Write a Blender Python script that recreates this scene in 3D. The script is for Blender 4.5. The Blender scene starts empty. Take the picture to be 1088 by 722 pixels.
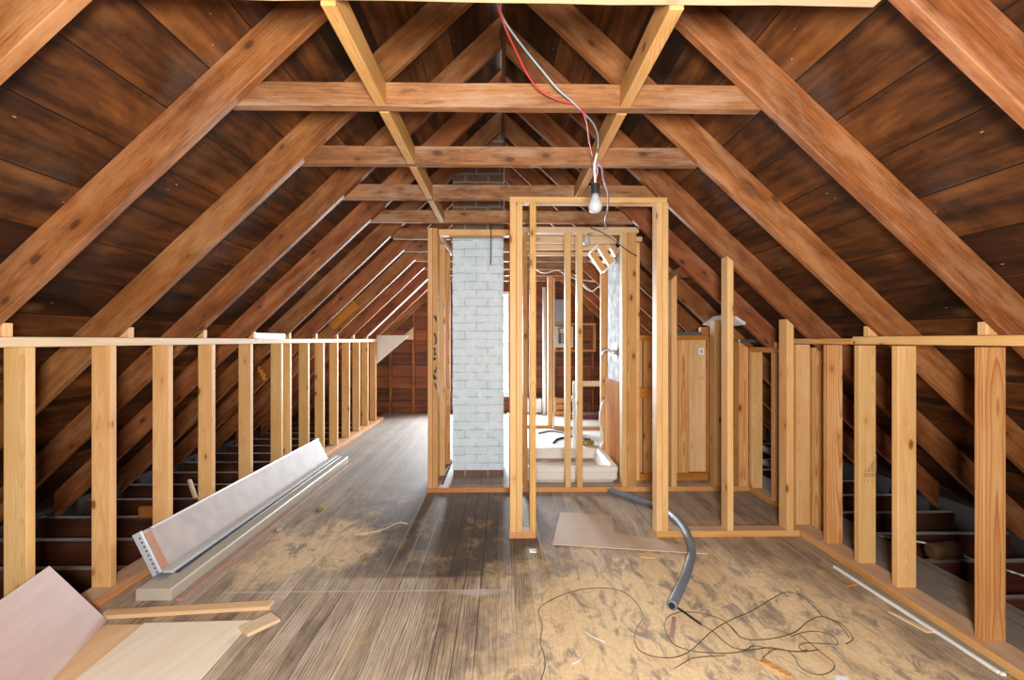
import bpy, bmesh, math, random
from mathutils import Vector, Matrix, noise
random.seed(11)
R = random.Random(5)
scene = bpy.context.scene
COL = scene.collection
H = 1.22            # camera height
FPX = 512.0         # focal length in pixels of the 1088x722 frame
YAW = math.radians(1.0)
CT, ST = math.cos(YAW), math.sin(YAW)
ORD = ['first', 'second', 'third', 'fourth', 'fifth', 'sixth', 'seventh', 'eighth', 'ninth', 'tenth',
       'eleventh', 'twelfth', 'thirteenth', 'fourteenth', 'fifteenth', 'sixteenth', 'seventeenth', 'eighteenth']

# ------------------------------------------------------------------ measuring helpers
def ray(px, py=361.0):
    u = (px - 544) / FPX
    return Vector((u * CT + ST, CT - u * ST, -(py - 361) / FPX))
def P(px, py, Y):
    d = ray(px, py)
    return Vector((0, 0, H)) + d * (Y / d.y)
def F(px, py, z=0.0):
    d = ray(px, py)
    return Vector((0, 0, H)) + d * ((z - H) / d.z)
def PX(px, py, X):
    d = ray(px, py)
    return Vector((0, 0, H)) + d * (X / d.x)
def XA(px, Y): return P(px, 361, Y).x
def ZA(py, Y, px=544): return P(px, py, Y).z

# ------------------------------------------------------------------ materials
def sr(r, g, b):
    def f(c):
        c /= 255.0
        return c / 12.92 if c <= 0.04045 else ((c + 0.055) / 1.055) ** 2.4
    return (f(r), f(g), f(b), 1)

class NT:
    def __init__(s, name):
        s.m = bpy.data.materials.new(name); s.m.use_nodes = True
        s.t = s.m.node_tree; s.n = s.t.nodes; s.l = s.t.links
        s.b = s.n['Principled BSDF']; s.out = s.n['Material Output']
    def node(s, typ, **kw):
        n = s.n.new(typ)
        for k, v in kw.items(): setattr(n, k, v)
        return n
    def link(s, a, b): s.l.new(a, b)
    def put(s, sock, v):
        if hasattr(v, 'bl_idname') or isinstance(v, bpy.types.NodeSocket): s.link(v, sock)
        else: sock.default_value = v
    def math(s, op, a, b=0.0, c=None, clamp=False):
        n = s.node('ShaderNodeMath', operation=op); n.use_clamp = clamp
        s.put(n.inputs[0], a); s.put(n.inputs[1], b)
        if c is not None: s.put(n.inputs[2], c)
        return n.outputs[0]
    def vmath(s, op, a, b):
        n = s.node('ShaderNodeVectorMath', operation=op)
        s.put(n.inputs[0], a); s.put(n.inputs[1], b)
        return n.outputs[0]
    def noise(s, vec, scale, detail=3, rough=0.55, dist=0.0):
        n = s.node('ShaderNodeTexNoise')
        s.put(n.inputs['Vector'], vec); n.inputs['Scale'].default_value = scale
        n.inputs['Detail'].default_value = detail; n.inputs['Roughness'].default_value = rough
        n.inputs['Distortion'].default_value = dist
        return n.outputs['Fac']
    def ramp(s, fac, stops):
        n = s.node('ShaderNodeValToRGB'); s.put(n.inputs[0], fac)
        e = n.color_ramp.elements
        while len(e) < len(stops): e.new(0.5)
        for i, (p, c) in enumerate(stops):
            e[i].position = p; e[i].color = c if len(c) == 4 else (*c, 1)
        return n.outputs[0]
    def mix(s, fac, a, b, mode='MIX'):
        n = s.node('ShaderNodeMix', data_type='RGBA', blend_type=mode)
        s.put(n.inputs[0], fac); s.put(n.inputs[6], a); s.put(n.inputs[7], b)
        return n.outputs[2]
    def scale(s, vec, v): return s.vmath('MULTIPLY', vec, v)
    def range(s, x, a, b, lo=0.0, hi=1.0):
        n = s.node('ShaderNodeMapRange'); s.put(n.inputs[0], x)
        n.inputs[1].default_value = a; n.inputs[2].default_value = b
        n.inputs[3].default_value = lo; n.inputs[4].default_value = hi
        return n.outputs[0]
    def bump(s, h, strength=0.3, dist=0.01):
        n = s.node('ShaderNodeBump'); n.inputs['Strength'].default_value = strength
        n.inputs['Distance'].default_value = dist; s.put(n.inputs['Height'], h)
        s.link(n.outputs[0], s.b.inputs['Normal'])
    def coord(s, rnd=True):
        tc = s.node('ShaderNodeTexCoord').outputs['Object']
        if not rnd: return tc, None
        oi = s.node('ShaderNodeObjectInfo').outputs['Random']
        off = s.node('ShaderNodeCombineXYZ')
        s.put(off.inputs[0], s.math('MULTIPLY', oi, 71.3))
        s.put(off.inputs[1], s.math('MULTIPLY', s.math('FRACT', s.math('MULTIPLY', oi, 17.7)), 3.1))
        s.put(off.inputs[2], s.math('MULTIPLY', s.math('FRACT', s.math('MULTIPLY', oi, 41.3)), 2.3))
        return s.vmath('ADD', tc, off.outputs[0]), oi

def wood(name, dark, mid, light, late=None, rough=0.6, ring=0.0075, ringmix=0.35, knots=0.6, knotcol=(0.16, 0.06, 0.02, 1),
         weather=None, wamt=0.0, dust=None, hue=0.02, val=0.16, spec=0.3, bump=0.15, blotch=0.35):
    """Board grain: local x runs along the board; growth rings about an off-centre pith, warped along x."""
    t = NT(name)
    v, rnd = t.coord()
    tc, _ = t.coord(False)
    sep = t.node('ShaderNodeSeparateXYZ'); t.put(sep.inputs[0], tc)
    r2 = t.math('FRACT', t.math('MULTIPLY', rnd, 23.1)); r3 = t.math('FRACT', t.math('MULTIPLY', rnd, 57.9))
    w1 = t.math('SUBTRACT', t.noise(t.scale(v, (0.9, 0.5, 0.5)), 1.0, 2), 0.5)
    w2 = t.math('SUBTRACT', t.noise(t.scale(v, (1.6, 14, 14)), 1.0, 3), 0.5)
    yy = t.math('ADD', t.math('ADD', sep.outputs[1], t.math('MULTIPLY', t.math('SUBTRACT', r2, 0.5), 0.07)), t.math('MULTIPLY', w1, 0.05))
    zz = t.math('ADD', t.math('ADD', sep.outputs[2], t.math('ADD', 0.035, t.math('MULTIPLY', r3, 0.04))), t.math('MULTIPLY', w1, 0.16))
    rad = t.math('SQRT', t.math('ADD', t.math('MULTIPLY', yy, yy), t.math('MULTIPLY', zz, zz)))
    rad = t.math('ADD', rad, t.math('MULTIPLY', w2, 0.012))
    saw = t.math('FRACT', t.math('DIVIDE', rad, ring))
    lw = t.math('MULTIPLY', t.math('POWER', saw, 3.0), t.range(saw, 0.93, 1.0, 1.0, 0.2))
    fine = t.noise(t.scale(v, (5, 160, 160)), 1.0, 2)
    tone = t.noise(t.scale(v, (1.2, 10, 10)), 1.0, 4, 0.6)
    blot = t.noise(t.scale(v, (2.5, 6, 6)), 1.0, 5, 0.65)
    g = t.math('ADD', t.math('MULTIPLY', tone, 1.0 - blotch), t.math('MULTIPLY', blot, blotch))
    g = t.math('ADD', g, t.math('MULTIPLY', t.math('SUBTRACT', fine, 0.5), 0.3))
    col = t.ramp(g, [(0.3, dark), (0.5, mid), (0.7, light)])
    col = t.mix(t.math('MULTIPLY', lw, ringmix), col, late or dark)
    if weather:
        w = t.noise(t.scale(v, (2.4, 12, 12)), 1.0, 6, 0.7)
        col = t.mix(t.math('MULTIPLY', t.range(w, 0.47, 0.62), wamt), col, weather)
        w = t.noise(t.scale(v, (4.0, 22, 22)), 1.7, 5, 0.7)
        col = t.mix(t.math('MULTIPLY', t.range(w, 0.55, 0.68), wamt), col, dark)
    if knots > 0:
        vo = t.node('ShaderNodeTexVoronoi'); vo.inputs['Scale'].default_value = 1.0
        t.put(vo.inputs['Vector'], t.scale(v, (5.5, 11, 11)))
        sc = t.node('ShaderNodeSeparateColor'); t.put(sc.inputs[0], vo.outputs['Color'])
        d = t.math('ADD', vo.outputs['Distance'], t.math('MULTIPLY', w2, 0.12))
        on = t.math('GREATER_THAN', sc.outputs[0], 0.52)
        halo = t.math('MULTIPLY', t.math('MULTIPLY', t.range(d, 0.10, 0.42, 1, 0), on), knots * 0.45)
        core = t.math('MULTIPLY', t.math('MULTIPLY', t.range(d, 0.09, 0.17, 1, 0), on), knots)
        col = t.mix(halo, col, late or dark); col = t.mix(core, col, knotcol)
    hs = t.node('ShaderNodeHueSaturation')
    t.put(hs.inputs['Hue'], t.math('ADD', 0.5, t.math('MULTIPLY', t.math('SUBTRACT', rnd, 0.5), hue)))
    t.put(hs.inputs['Value'], t.math('ADD', 1.0 - val / 2, t.math('MULTIPLY', t.math('FRACT', t.math('MULTIPLY', rnd, 7.31)), val)))
    t.put(hs.inputs['Color'], col); col = hs.outputs[0]
    if dust:
        geo = t.node('ShaderNodeNewGeometry')
        sp = t.node('ShaderNodeSeparateXYZ'); t.put(sp.inputs[0], geo.outputs['Normal'])
        dn = t.noise(t.scale(v, (5, 25, 25)), 1.0, 4)
        f = t.math('MULTIPLY', t.range(sp.outputs[2], 0.6, 0.95), t.range(dn, 0.25, 0.6))
        col = t.mix(f, col, dust)
    t.put(t.b.inputs['Base Color'], col)
    t.b.inputs['Roughness'].default_value = rough
    t.b.inputs['Specular IOR Level'].default_value = spec
    if bump: t.bump(t.math('ADD', fine, t.math('MULTIPLY', tone, 0.6)), bump, 0.002)
    return t.m

def plain(name, c, rough=0.5, metal=0.0, mott=0.08, sc=12.0, c2=None, bump=0.0):
    t = NT(name)
    v, rnd = t.coord()
    n = t.noise(v, sc, 4, 0.6)
    d = c2 or (c[0] * (1 - mott * 3), c[1] * (1 - mott * 3), c[2] * (1 - mott * 3), 1)
    t.put(t.b.inputs['Base Color'], t.mix(t.range(n, 0.35, 0.7), c, d))
    t.b.inputs['Roughness'].default_value = rough; t.b.inputs['Metallic'].default_value = metal
    if bump: t.bump(n, bump, 0.003)
    return t.m

M = {}
M['new'] = wood('pale_pine', sr(208, 156, 96), sr(224, 178, 118), sr(236, 198, 144), late=sr(200, 136, 70), rough=0.55, ringmix=0.45, knots=0.85, knotcol=sr(120, 62, 28), hue=0.012, val=0.12)
M['fir'] = wood('orange_fir', sr(196, 138, 78), sr(216, 164, 102), sr(228, 182, 124), late=sr(172, 88, 30), rough=0.55, ring=0.011, ringmix=0.9, knots=0.8, knotcol=sr(105, 48, 20), hue=0.012, val=0.14)
M['plate'] = wood('dusty_pine_plate', sr(192, 126, 66), sr(208, 150, 90), sr(220, 170, 114), late=sr(180, 104, 44), rough=0.6, ringmix=0.5, knots=0.7, knotcol=sr(110, 54, 24), dust=sr(208, 180, 154))
M['yellow'] = wood('yellow_fir', sr(186, 134, 70), sr(206, 156, 90), sr(222, 178, 116), late=sr(160, 98, 38), rough=0.55, ringmix=0.6, knots=0.7, knotcol=sr(95, 50, 20), hue=0.012)
M['rafter'] = wood('old_rafter_wood', sr(84, 42, 18), sr(144, 83, 42), sr(178, 114, 64), late=sr(98, 46, 16), rough=0.62, ring=0.011, ringmix=0.4, knots=0.7,
                   knotcol=sr(64, 34, 20), weather=sr(186, 136, 98), wamt=0.4, val=0.24, hue=0.015, bump=0.3, blotch=0.6)
M['tie'] = wood('old_tie_wood', sr(84, 52, 32), sr(148, 98, 60), sr(184, 132, 88), late=sr(96, 54, 28), rough=0.65, ring=0.010, ringmix=0.3, knots=0.7,
                knotcol=sr(66, 38, 28), weather=sr(170, 138, 112), wamt=0.6, hue=0.012, bump=0.4, blotch=0.6)
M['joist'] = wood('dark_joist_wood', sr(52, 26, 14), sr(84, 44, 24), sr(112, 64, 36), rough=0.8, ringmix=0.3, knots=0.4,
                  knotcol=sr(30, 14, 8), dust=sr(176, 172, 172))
M['lath'] = wood('pale_lath', sr(206, 172, 132), sr(224, 194, 156), sr(236, 212, 182), late=sr(196, 150, 104), rough=0.6, ringmix=0.25, knots=0.3, knotcol=sr(150, 100, 60), hue=0.01, val=0.1)
M['ply_pink'] = wood('pinkish_plywood', sr(160, 124, 108), sr(172, 135, 119), sr(182, 146, 130), rough=0.5, ring=0.05, ringmix=0.2, knots=0.0, val=0.04, hue=0.0)
M['ply_tan'] = wood('tan_plywood', sr(212, 168, 122), sr(228, 188, 142), sr(238, 204, 162), rough=0.55, ring=0.05, ringmix=0.2, knots=0.0, val=0.06, hue=0.005)
M['ply_cream'] = wood('cream_plywood', sr(232, 212, 184), sr(244, 228, 204), sr(250, 238, 220), rough=0.5, ring=0.06, ringmix=0.3, knots=0.0, val=0.04, hue=0.0)
M['ply_old'] = wood('stained_plywood', sr(206, 158, 104), sr(232, 192, 140), sr(242, 210, 166), rough=0.5, ring=0.05, ringmix=0.25, knots=0.3, knotcol=sr(140, 84, 44), val=0.08)
M['hard'] = plain('grey_pink_hardboard', sr(184, 166, 158), 0.6, 0, 0.05, 7, sr(160, 146, 142))
M['beige'] = plain('beige_vinyl', sr(188, 178, 162), 0.4, 0, 0.02)
M['vinylgrey'] = plain('pale_grey_vinyl', sr(206, 206, 206), 0.35, 0, 0.03)
M['navy'] = plain('dark_blue_gasket', sr(38, 46, 70), 0.4, 0, 0.05)
M['white'] = plain('white_paint', sr(244, 244, 242), 0.45, 0, 0.02)
M['gyp'] = plain('white_gypsum', sr(226, 224, 220), 0.8, 0, 0.03, 8)
M['smear'] = plain('smeared_white_board', sr(206, 208, 210), 0.8, 0, 0.03, 11, sr(112, 118, 126))
M['tray'] = plain('white_acrylic', sr(238, 236, 232), 0.25, 0, 0.02, 5)
M['traydirt'] = plain('dusty_tray_floor', sr(206, 192, 172), 0.6, 0, 0.06, 14, sr(168, 148, 124))
M['chrome'] = plain('brushed_chrome', sr(206, 206, 210), 0.38, 1.0, 0.02)
M['zinc'] = plain('galvanized_steel', sr(204, 212, 224), 0.4, 0.15, 0.05)
M['hose'] = plain('grey_rubber_hose', sr(122, 132, 144), 0.5, 0, 0.04)
M['hole'] = plain('dark_hollow', sr(24, 24, 26), 0.8, 0, 0.0)
M['patch'] = wood('orange_plywood', sr(160, 104, 42), sr(188, 126, 54), sr(204, 144, 70), rough=0.85, ring=0.04, ringmix=0.2, knots=0.3, spec=0.08)
M['hardtan'] = plain('grey_tan_hardboard', sr(206, 180, 156), 0.55, 0, 0.04, 9)
M['strip'] = plain('grey_trim_paint', sr(158, 152, 138), 0.5, 0, 0.04, 9)
M['wire'] = plain('dark_bronze_wire', sr(112, 90, 56), 0.45, 0.3, 0.1)
M['blackw'] = plain('black_cable', sr(28, 26, 26), 0.5, 0, 0.0)
M['redw'] = plain('red_insulation', sr(200, 62, 58), 0.4, 0, 0.03)
M['bluew'] = plain('grey_blue_insulation', sr(150, 172, 178), 0.4, 0, 0.03)
M['whitew'] = plain('white_insulation', sr(226, 222, 220), 0.4, 0, 0.03)
M['mauvew'] = plain('mauve_cord', sr(164, 138, 150), 0.5, 0, 0.04)
M['socket'] = plain('dark_bakelite', sr(44, 46, 50), 0.4, 0, 0.03)
M['stamp'] = plain('faded_grey_ink', sr(178, 140, 98), 0.7, 0, 0.06, 60)
M['ink'] = plain('dark_green_ink', sr(44, 42, 32), 0.7, 0, 0.06, 30, sr(62, 54, 38))
M['foamyel'] = plain('yellow_expanding_foam', sr(214, 156, 44), 0.7, 0, 0.1, 40, None, 0.4)
M['boxgrey'] = plain('grey_panel_paint', sr(150, 160, 172), 0.45, 0.2, 0.03)
M['panelwhite'] = plain('pale_panel_steel', sr(220, 218, 212), 0.45, 0, 0.03)
M['maroon'] = plain('maroon_fabric', sr(120, 70, 74), 0.8, 0, 0.08)
M['jar'] = plain('dusty_brown_glass', sr(96, 72, 44), 0.3, 0, 0.1)
M['orange'] = plain('raw_orange_wood_end', sr(184, 112, 48), 0.55, 0, 0.08, 30)
M['yellowtool'] = plain('black_and_yellow_plastic', sr(196, 160, 50), 0.5, 0, 0.1, 30, sr(50, 44, 34))
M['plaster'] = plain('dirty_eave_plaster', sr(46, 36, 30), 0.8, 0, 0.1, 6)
M['sill'] = plain('grey_weathered_board', sr(96, 92, 90), 0.6, 0, 0.1, 10)
M['insul'] = plain('white_fibre_sheet', sr(220, 222, 226), 0.6, 0, 0.04, 10)

def bulb_mat():
    t = NT('frosted_bulb_glass')
    v, _ = t.coord()
    n = t.noise(v, 20, 2)
    t.put(t.b.inputs['Base Color'], t.mix(n, sr(196, 198, 202), sr(186, 188, 192)))
    t.b.inputs['Roughness'].default_value = 0.25
    t.b.inputs['Subsurface Weight'].default_value = 0.0
    t.b.inputs['Subsurface Radius'].default_value = (0.02, 0.02, 0.02)
    return t.m
M['bulb'] = bulb_mat()

def sheathing_mat():
    t = NT('dark_roof_boards')
    tc, _ = t.coord(False)                       # local x along the boards (Y), local y down the slope
    sep = t.node('ShaderNodeSeparateXYZ'); t.put(sep.inputs[0], tc)
    W = 0.215
    s = t.math('DIVIDE', sep.outputs[1], W)
    idx = t.math('FLOOR', s); fr = t.math('FRACT', s)
    wn = t.node('ShaderNodeTexWhiteNoise', noise_dimensions='1D'); t.put(wn.inputs['W'], idx)
    r = wn.outputs['Value']
    off = t.node('ShaderNodeCombineXYZ'); t.put(off.inputs[0], t.math('MULTIPLY', r, 40)); t.put(off.inputs[1], t.math('MULTIPLY', r, 9))
    v = t.vmath('ADD', tc, off.outputs[0])
    streak = t.noise(t.scale(v, (1.6, 16, 16)), 1.0, 6, 0.62)
    blot = t.noise(t.scale(v, (1, 2, 2)), 2.6, 7, 0.68, 0.6)
    fine = t.noise(t.scale(v, (6, 90, 90)), 1.0, 2)
    g = t.math('ADD', t.math('MULTIPLY', streak, 0.55), t.math('ADD', t.math('MULTIPLY', blot, 0.5), t.math('MULTIPLY', t.math('SUBTRACT', r, 0.5), 0.22)))
    col = t.ramp(g, [(0.37, sr(26, 15, 9)), (0.5, sr(60, 33, 17)), (0.62, sr(100, 58, 27)), (0.78, sr(146, 92, 44))])
    # knots
    vo = t.node('ShaderNodeTexVoronoi'); vo.inputs['Scale'].default_value = 1.0
    t.put(vo.inputs['Vector'], t.scale(v, (1.4, 4.2, 4.2)))
    k = t.range(vo.outputs['Distance'], 0.03, 0.16, 1, 0)
    col = t.mix(t.math('MULTIPLY', k, 0.55), col, sr(150, 100, 58))
    # pale flecks and chips
    vo2 = t.node('ShaderNodeTexVoronoi'); vo2.inputs['Scale'].default_value = 1.0
    t.put(vo2.inputs['Vector'], t.scale(v, (6, 19, 19)))
    f2 = t.math('LESS_THAN', t.math('ADD', vo2.outputs['Distance'], t.math('MULTIPLY', t.noise(tc, 40, 3), 0.16)), 0.115)
    col = t.mix(t.math('MULTIPLY', f2, 0.7), col, sr(206, 170, 124))
    # grey bloom
    gb = t.noise(t.vmath('ADD', tc, (7.0, 3.0, 1.0)), 1.4, 5, 0.65)
    col = t.mix(t.math('MULTIPLY', t.range(gb, 0.56, 0.72), 0.32), col, sr(112, 98, 88))
    # joints between boards
    e = t.math('MINIMUM', fr, t.math('SUBTRACT', 1.0, fr))
    j = t.range(e, 0.006, 0.016, 1, 0)
    col = t.mix(j, col, (0.006, 0.004, 0.003, 1))
    t.put(t.b.inputs['Base Color'], col)
    t.b.inputs['Roughness'].default_value = 0.5; t.b.inputs['Specular IOR Level'].default_value = 0.35
    t.bump(t.math('SUBTRACT', t.math('ADD', fine, streak), t.math('MULTIPLY', j, 2.0)), 0.25, 0.004)
    return t.m
M['sheath'] = sheathing_mat()

def gable_mat():
    t = NT('brown_gable_boards')
    tc, _ = t.coord(False)
    sep = t.node('ShaderNodeSeparateXYZ'); t.put(sep.inputs[0], tc)
    s = t.math('DIVIDE', sep.outputs[2], 0.2)
    idx = t.math('FLOOR', s); fr = t.math('FRACT', s)
    wn = t.node('ShaderNodeTexWhiteNoise', noise_dimensions='1D'); t.put(wn.inputs['W'], idx)
    off = t.node('ShaderNodeCombineXYZ'); t.put(off.inputs[0], t.math('MULTIPLY', wn.outputs['Value'], 30))
    v = t.vmath('ADD', tc, off.outputs[0])
    st = t.noise(t.scale(v, (1.5, 14, 14)), 1.0, 5, 0.6)
    col = t.ramp(t.math('ADD', st, t.math('MULTIPLY', t.math('SUBTRACT', wn.outputs['Value'], 0.5), 0.25)),
                 [(0.25, sr(70, 32, 14)), (0.5, sr(120, 62, 27)), (0.75, sr(156, 90, 42))])
    e = t.math('MINIMUM', fr, t.math('SUBTRACT', 1.0, fr))
    col = t.mix(t.range(e, 0.015, 0.05, 1, 0), col, sr(40, 18, 10))
    t.put(t.b.inputs['Base Color'], col); t.b.inputs['Roughness'].default_value = 0.6
    return t.m
M['gable'] = gable_mat()

def floor_mat():
    t = NT('worn_floor_boards')
    tc, _ = t.coord(False)                       # object origin at the world origin
    sep = t.node('ShaderNodeSeparateXYZ'); t.put(sep.inputs[0], tc)
    x, y = sep.outputs[0], sep.outputs[1]
    s = t.math('DIVIDE', t.math('ADD', x, 0.03), 0.083)
    idx = t.math('FLOOR', s); fr = t.math('FRACT', s)
    wn = t.node('ShaderNodeTexWhiteNoise', noise_dimensions='1D'); t.put(wn.inputs['W'], idx)
    r = wn.outputs['Value']
    off = t.node('ShaderNodeCombineXYZ'); t.put(off.inputs[1], t.math('MULTIPLY', r, 50)); t.put(off.inputs[0], t.math('MULTIPLY', r, 3))
    v = t.vmath('ADD', tc, off.outputs[0])
    warp = t.noise(t.scale(v, (3, 1.0, 1)), 1.0, 2)
    wv = t.node('ShaderNodeTexWave', wave_type='BANDS', bands_direction='X')
    t.put(wv.inputs['Vector'], t.scale(v, (1, 0.09, 1))); wv.inputs['Scale'].default_value = 24
    wv.inputs['Distortion'].default_value = 9; wv.inputs['Detail'].default_value = 2.5; wv.inputs['Detail Scale'].default_value = 1.1
    streak = t.noise(t.scale(v, (22, 1.6, 1)), 1.0, 5, 0.6)
    fine = t.noise(t.scale(v, (120, 7, 1)), 1.0, 2)
    blo = t.noise(t.scale(v, (2.2, 1.3, 1)), 1.6, 7, 0.7, 0.5)
    g = t.math('ADD', t.math('MULTIPLY', streak, 0.3), t.math('ADD', t.math('MULTIPLY', blo, 0.6),
        t.math('ADD', t.math('MULTIPLY', t.math('SUBTRACT', fine, 0.5), 0.25), t.math('MULTIPLY', t.math('SUBTRACT', r, 0.5), 0.1))))
    base = t.ramp(g, [(0.28, sr(112, 94, 80)), (0.42, sr(174, 154, 132)), (0.54, sr(206, 188, 166)), (0.68, sr(228, 214, 194))])
    gl = t.math('MULTIPLY', t.math('POWER', wv.outputs['Fac'], 4.0), t.range(blo, 0.36, 0.52))
    base = t.mix(t.math('MULTIPLY', gl, 0.75), base, sr(92, 72, 57))
    # dark patch in the passage left of the door frame
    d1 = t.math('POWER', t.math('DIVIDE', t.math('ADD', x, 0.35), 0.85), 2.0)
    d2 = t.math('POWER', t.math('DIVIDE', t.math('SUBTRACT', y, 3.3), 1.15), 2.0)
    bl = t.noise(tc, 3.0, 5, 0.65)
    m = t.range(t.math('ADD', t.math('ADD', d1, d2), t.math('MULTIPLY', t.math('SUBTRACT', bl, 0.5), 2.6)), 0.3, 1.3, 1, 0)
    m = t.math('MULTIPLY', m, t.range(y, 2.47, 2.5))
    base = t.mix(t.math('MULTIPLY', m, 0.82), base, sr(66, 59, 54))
    # grey dust tint further in, partly window glare put into the colour
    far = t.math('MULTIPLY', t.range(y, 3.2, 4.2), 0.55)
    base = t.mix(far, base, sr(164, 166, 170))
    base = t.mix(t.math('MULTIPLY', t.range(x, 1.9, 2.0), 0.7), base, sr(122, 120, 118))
    # sawdust and tan subfloor showing on the right of the room, and along the left pile
    e1 = t.math('POWER', t.math('DIVIDE', t.math('SUBTRACT', x, 0.85), 0.9), 2.0)
    e2 = t.math('POWER', t.math('DIVIDE', t.math('SUBTRACT', y, 1.95), 0.9), 2.0)
    sn = t.noise(t.scale(tc, (1, 0.8, 1)), 4.2, 7, 0.72)
    sm = t.range(t.math('ADD', t.math('ADD', e1, e2), t.math('MULTIPLY', t.math('SUBTRACT', sn, 0.5), 3.4)), 0.5, 1.35, 1, 0)
    e3 = t.math('POWER', t.math('DIVIDE', t.math('ADD', x, 1.12), 0.36), 2.0)
    e4 = t.math('POWER', t.math('DIVIDE', t.math('SUBTRACT', y, 2.85), 0.42), 2.0)
    sm2 = t.range(t.math('ADD', t.math('ADD', e3, e4), t.math('MULTIPLY', t.math('SUBTRACT', sn, 0.5), 4.0)), 0.4, 1.3, 1, 0)
    spk = t.noise(tc, 38, 6, 0.8)
    saw = t.mix(t.range(spk, 0.42, 0.7), sr(240, 210, 166), sr(218, 182, 136))
    st2 = t.noise(t.scale(tc, (5, 2.2, 1)), 2.2, 8, 0.75, 0.8)
    saw = t.mix(t.math('MULTIPLY', t.range(st2, 0.49, 0.6), 0.82), saw, sr(130, 118, 110))
    al = t.math('MAXIMUM', t.math('MULTIPLY', sm, 0.93), t.math('MULTIPLY', sm2, 0.8))
    base = t.mix(al, base, saw)
    # scattered tan dust everywhere
    d3 = t.range(t.noise(t.scale(tc, (1, 0.6, 1)), 7, 7, 0.75), 0.53, 0.68)
    base = t.mix(t.math('MULTIPLY', d3, 0.6), base, sr(204, 168, 122))
    # joints between boards
    e = t.math('MINIMUM', fr, t.math('SUBTRACT', 1.0, fr))
    j = t.math('MULTIPLY', t.range(e, 0.012, 0.032, 1, 0), t.math('SUBTRACT', 1.0, t.math('MULTIPLY', al, 0.75)))
    jc = t.mix(t.math('GREATER_THAN', r, 0.5), sr(40, 31, 24), sr(206, 178, 140))
    base = t.mix(t.math('MULTIPLY', j, 0.85), base, jc)
    # a whitish line where two lengths of board meet
    ln = t.range(t.math('ABSOLUTE', t.math('SUBTRACT', t.math('ADD', y, t.math('MULTIPLY', warp, 0.012)), 2.36)), 0.003, 0.008, 1, 0)
    inx = t.math('MULTIPLY', t.math('GREATER_THAN', x, -1.35), t.math('LESS_THAN', x, 0.02))
    base = t.mix(t.math('MULTIPLY', t.math('MULTIPLY', ln, inx), 0.75), base, sr(206, 196, 184))
    h1 = t.math('POWER', t.math('DIVIDE', t.math('ADD', x, 0.13), 0.13), 2.0)
    h2 = t.math('POWER', t.math('DIVIDE', t.math('SUBTRACT', y, 2.335), 0.035), 2.0)
    sp = t.range(t.math('ADD', t.math('ADD', h1, h2), t.math('MULTIPLY', spk, 0.6)), 0.5, 1.3, 1, 0)
    base = t.mix(t.math('MULTIPLY', sp, 0.7), base, sr(200, 196, 192))
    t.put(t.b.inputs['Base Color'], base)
    rg = t.math('ADD', t.math('MULTIPLY', al, 0.35), t.math('ADD', 0.5, t.math('MULTIPLY', streak, 0.25)))
    t.put(t.b.inputs['Roughness'], rg)
    t.b.inputs['Specular IOR Level'].default_value = 0.4
    t.bump(t.math('SUBTRACT', t.math('ADD', fine, streak), t.math('MULTIPLY', j, 2.0)), 0.3, 0.003)
    return t.m
M['floor'] = floor_mat()

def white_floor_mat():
    t = NT('white_mottled_floor')  # white floor colour with greyer and tan mottling
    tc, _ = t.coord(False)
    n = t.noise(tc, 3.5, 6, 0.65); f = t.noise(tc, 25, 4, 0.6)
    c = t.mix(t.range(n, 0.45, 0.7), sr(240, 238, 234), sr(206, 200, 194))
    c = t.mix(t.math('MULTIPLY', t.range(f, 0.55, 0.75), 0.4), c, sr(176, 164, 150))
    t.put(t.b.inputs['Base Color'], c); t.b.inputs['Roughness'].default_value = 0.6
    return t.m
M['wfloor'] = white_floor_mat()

def brick_mat(name, b1, b2, mortar, ms=0.012, spread=0.6, painted=True):
    t = NT(name)
    tc, _ = t.coord(False)
    geo = t.node('ShaderNodeNewGeometry')
    sn = t.node('ShaderNodeSeparateXYZ'); t.put(sn.inputs[0], geo.outputs['Normal'])
    sp = t.node('ShaderNodeSeparateXYZ'); t.put(sp.inputs[0], tc)
    side = t.math('GREATER_THAN', t.math('ABSOLUTE', sn.outputs[0]), 0.7)
    u = t.math('ADD', t.math('MULTIPLY', sp.outputs[0], t.math('SUBTRACT', 1.0, side)), t.math('MULTIPLY', sp.outputs[1], side))
    cv = t.node('ShaderNodeCombineXYZ'); t.put(cv.inputs[0], u); t.put(cv.inputs[1], sp.outputs[2])
    wob = t.noise(t.scale(tc, (1, 1, 1)), 7, 3)
    vv = t.vmath('ADD', cv.outputs[0], t.vmath('MULTIPLY', wob, (0.03, 0.02, 0)))
    br = t.node('ShaderNodeTexBrick'); t.put(br.inputs['Vector'], vv)
    br.inputs['Scale'].default_value = 1.0; br.inputs['Brick Width'].default_value = 0.205
    br.inputs['Row Height'].default_value = 0.0735; br.inputs['Mortar Size'].default_value = ms
    br.inputs['Mortar Smooth'].default_value = 0.4
    n = t.noise(tc, 9, 5, 0.65); fn = t.noise(tc, 60, 3)
    col = t.mix(t.range(n, 0.35, 0.7), b1, b2)
    cr = t.math('MULTIPLY', br.outputs['Fac'], t.range(t.noise(tc, 9, 5, 0.75), 0.40, 0.56) if painted else 1.0)
    col = t.mix(t.math('MULTIPLY', cr, spread), col, mortar)
    t.put(t.b.inputs['Base Color'], col); t.b.inputs['Roughness'].default_value = 0.55
    t.bump(t.math('SUBTRACT', t.math('MULTIPLY', fn, 0.15), br.outputs['Fac']), 0.28 if painted else 0.6, 0.005)
    return t.m
M['brickw'] = brick_mat('pale_blue_painted_brick', sr(224, 242, 252), sr(208, 228, 240), sr(128, 134, 138), 0.0045, 0.6)
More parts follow.
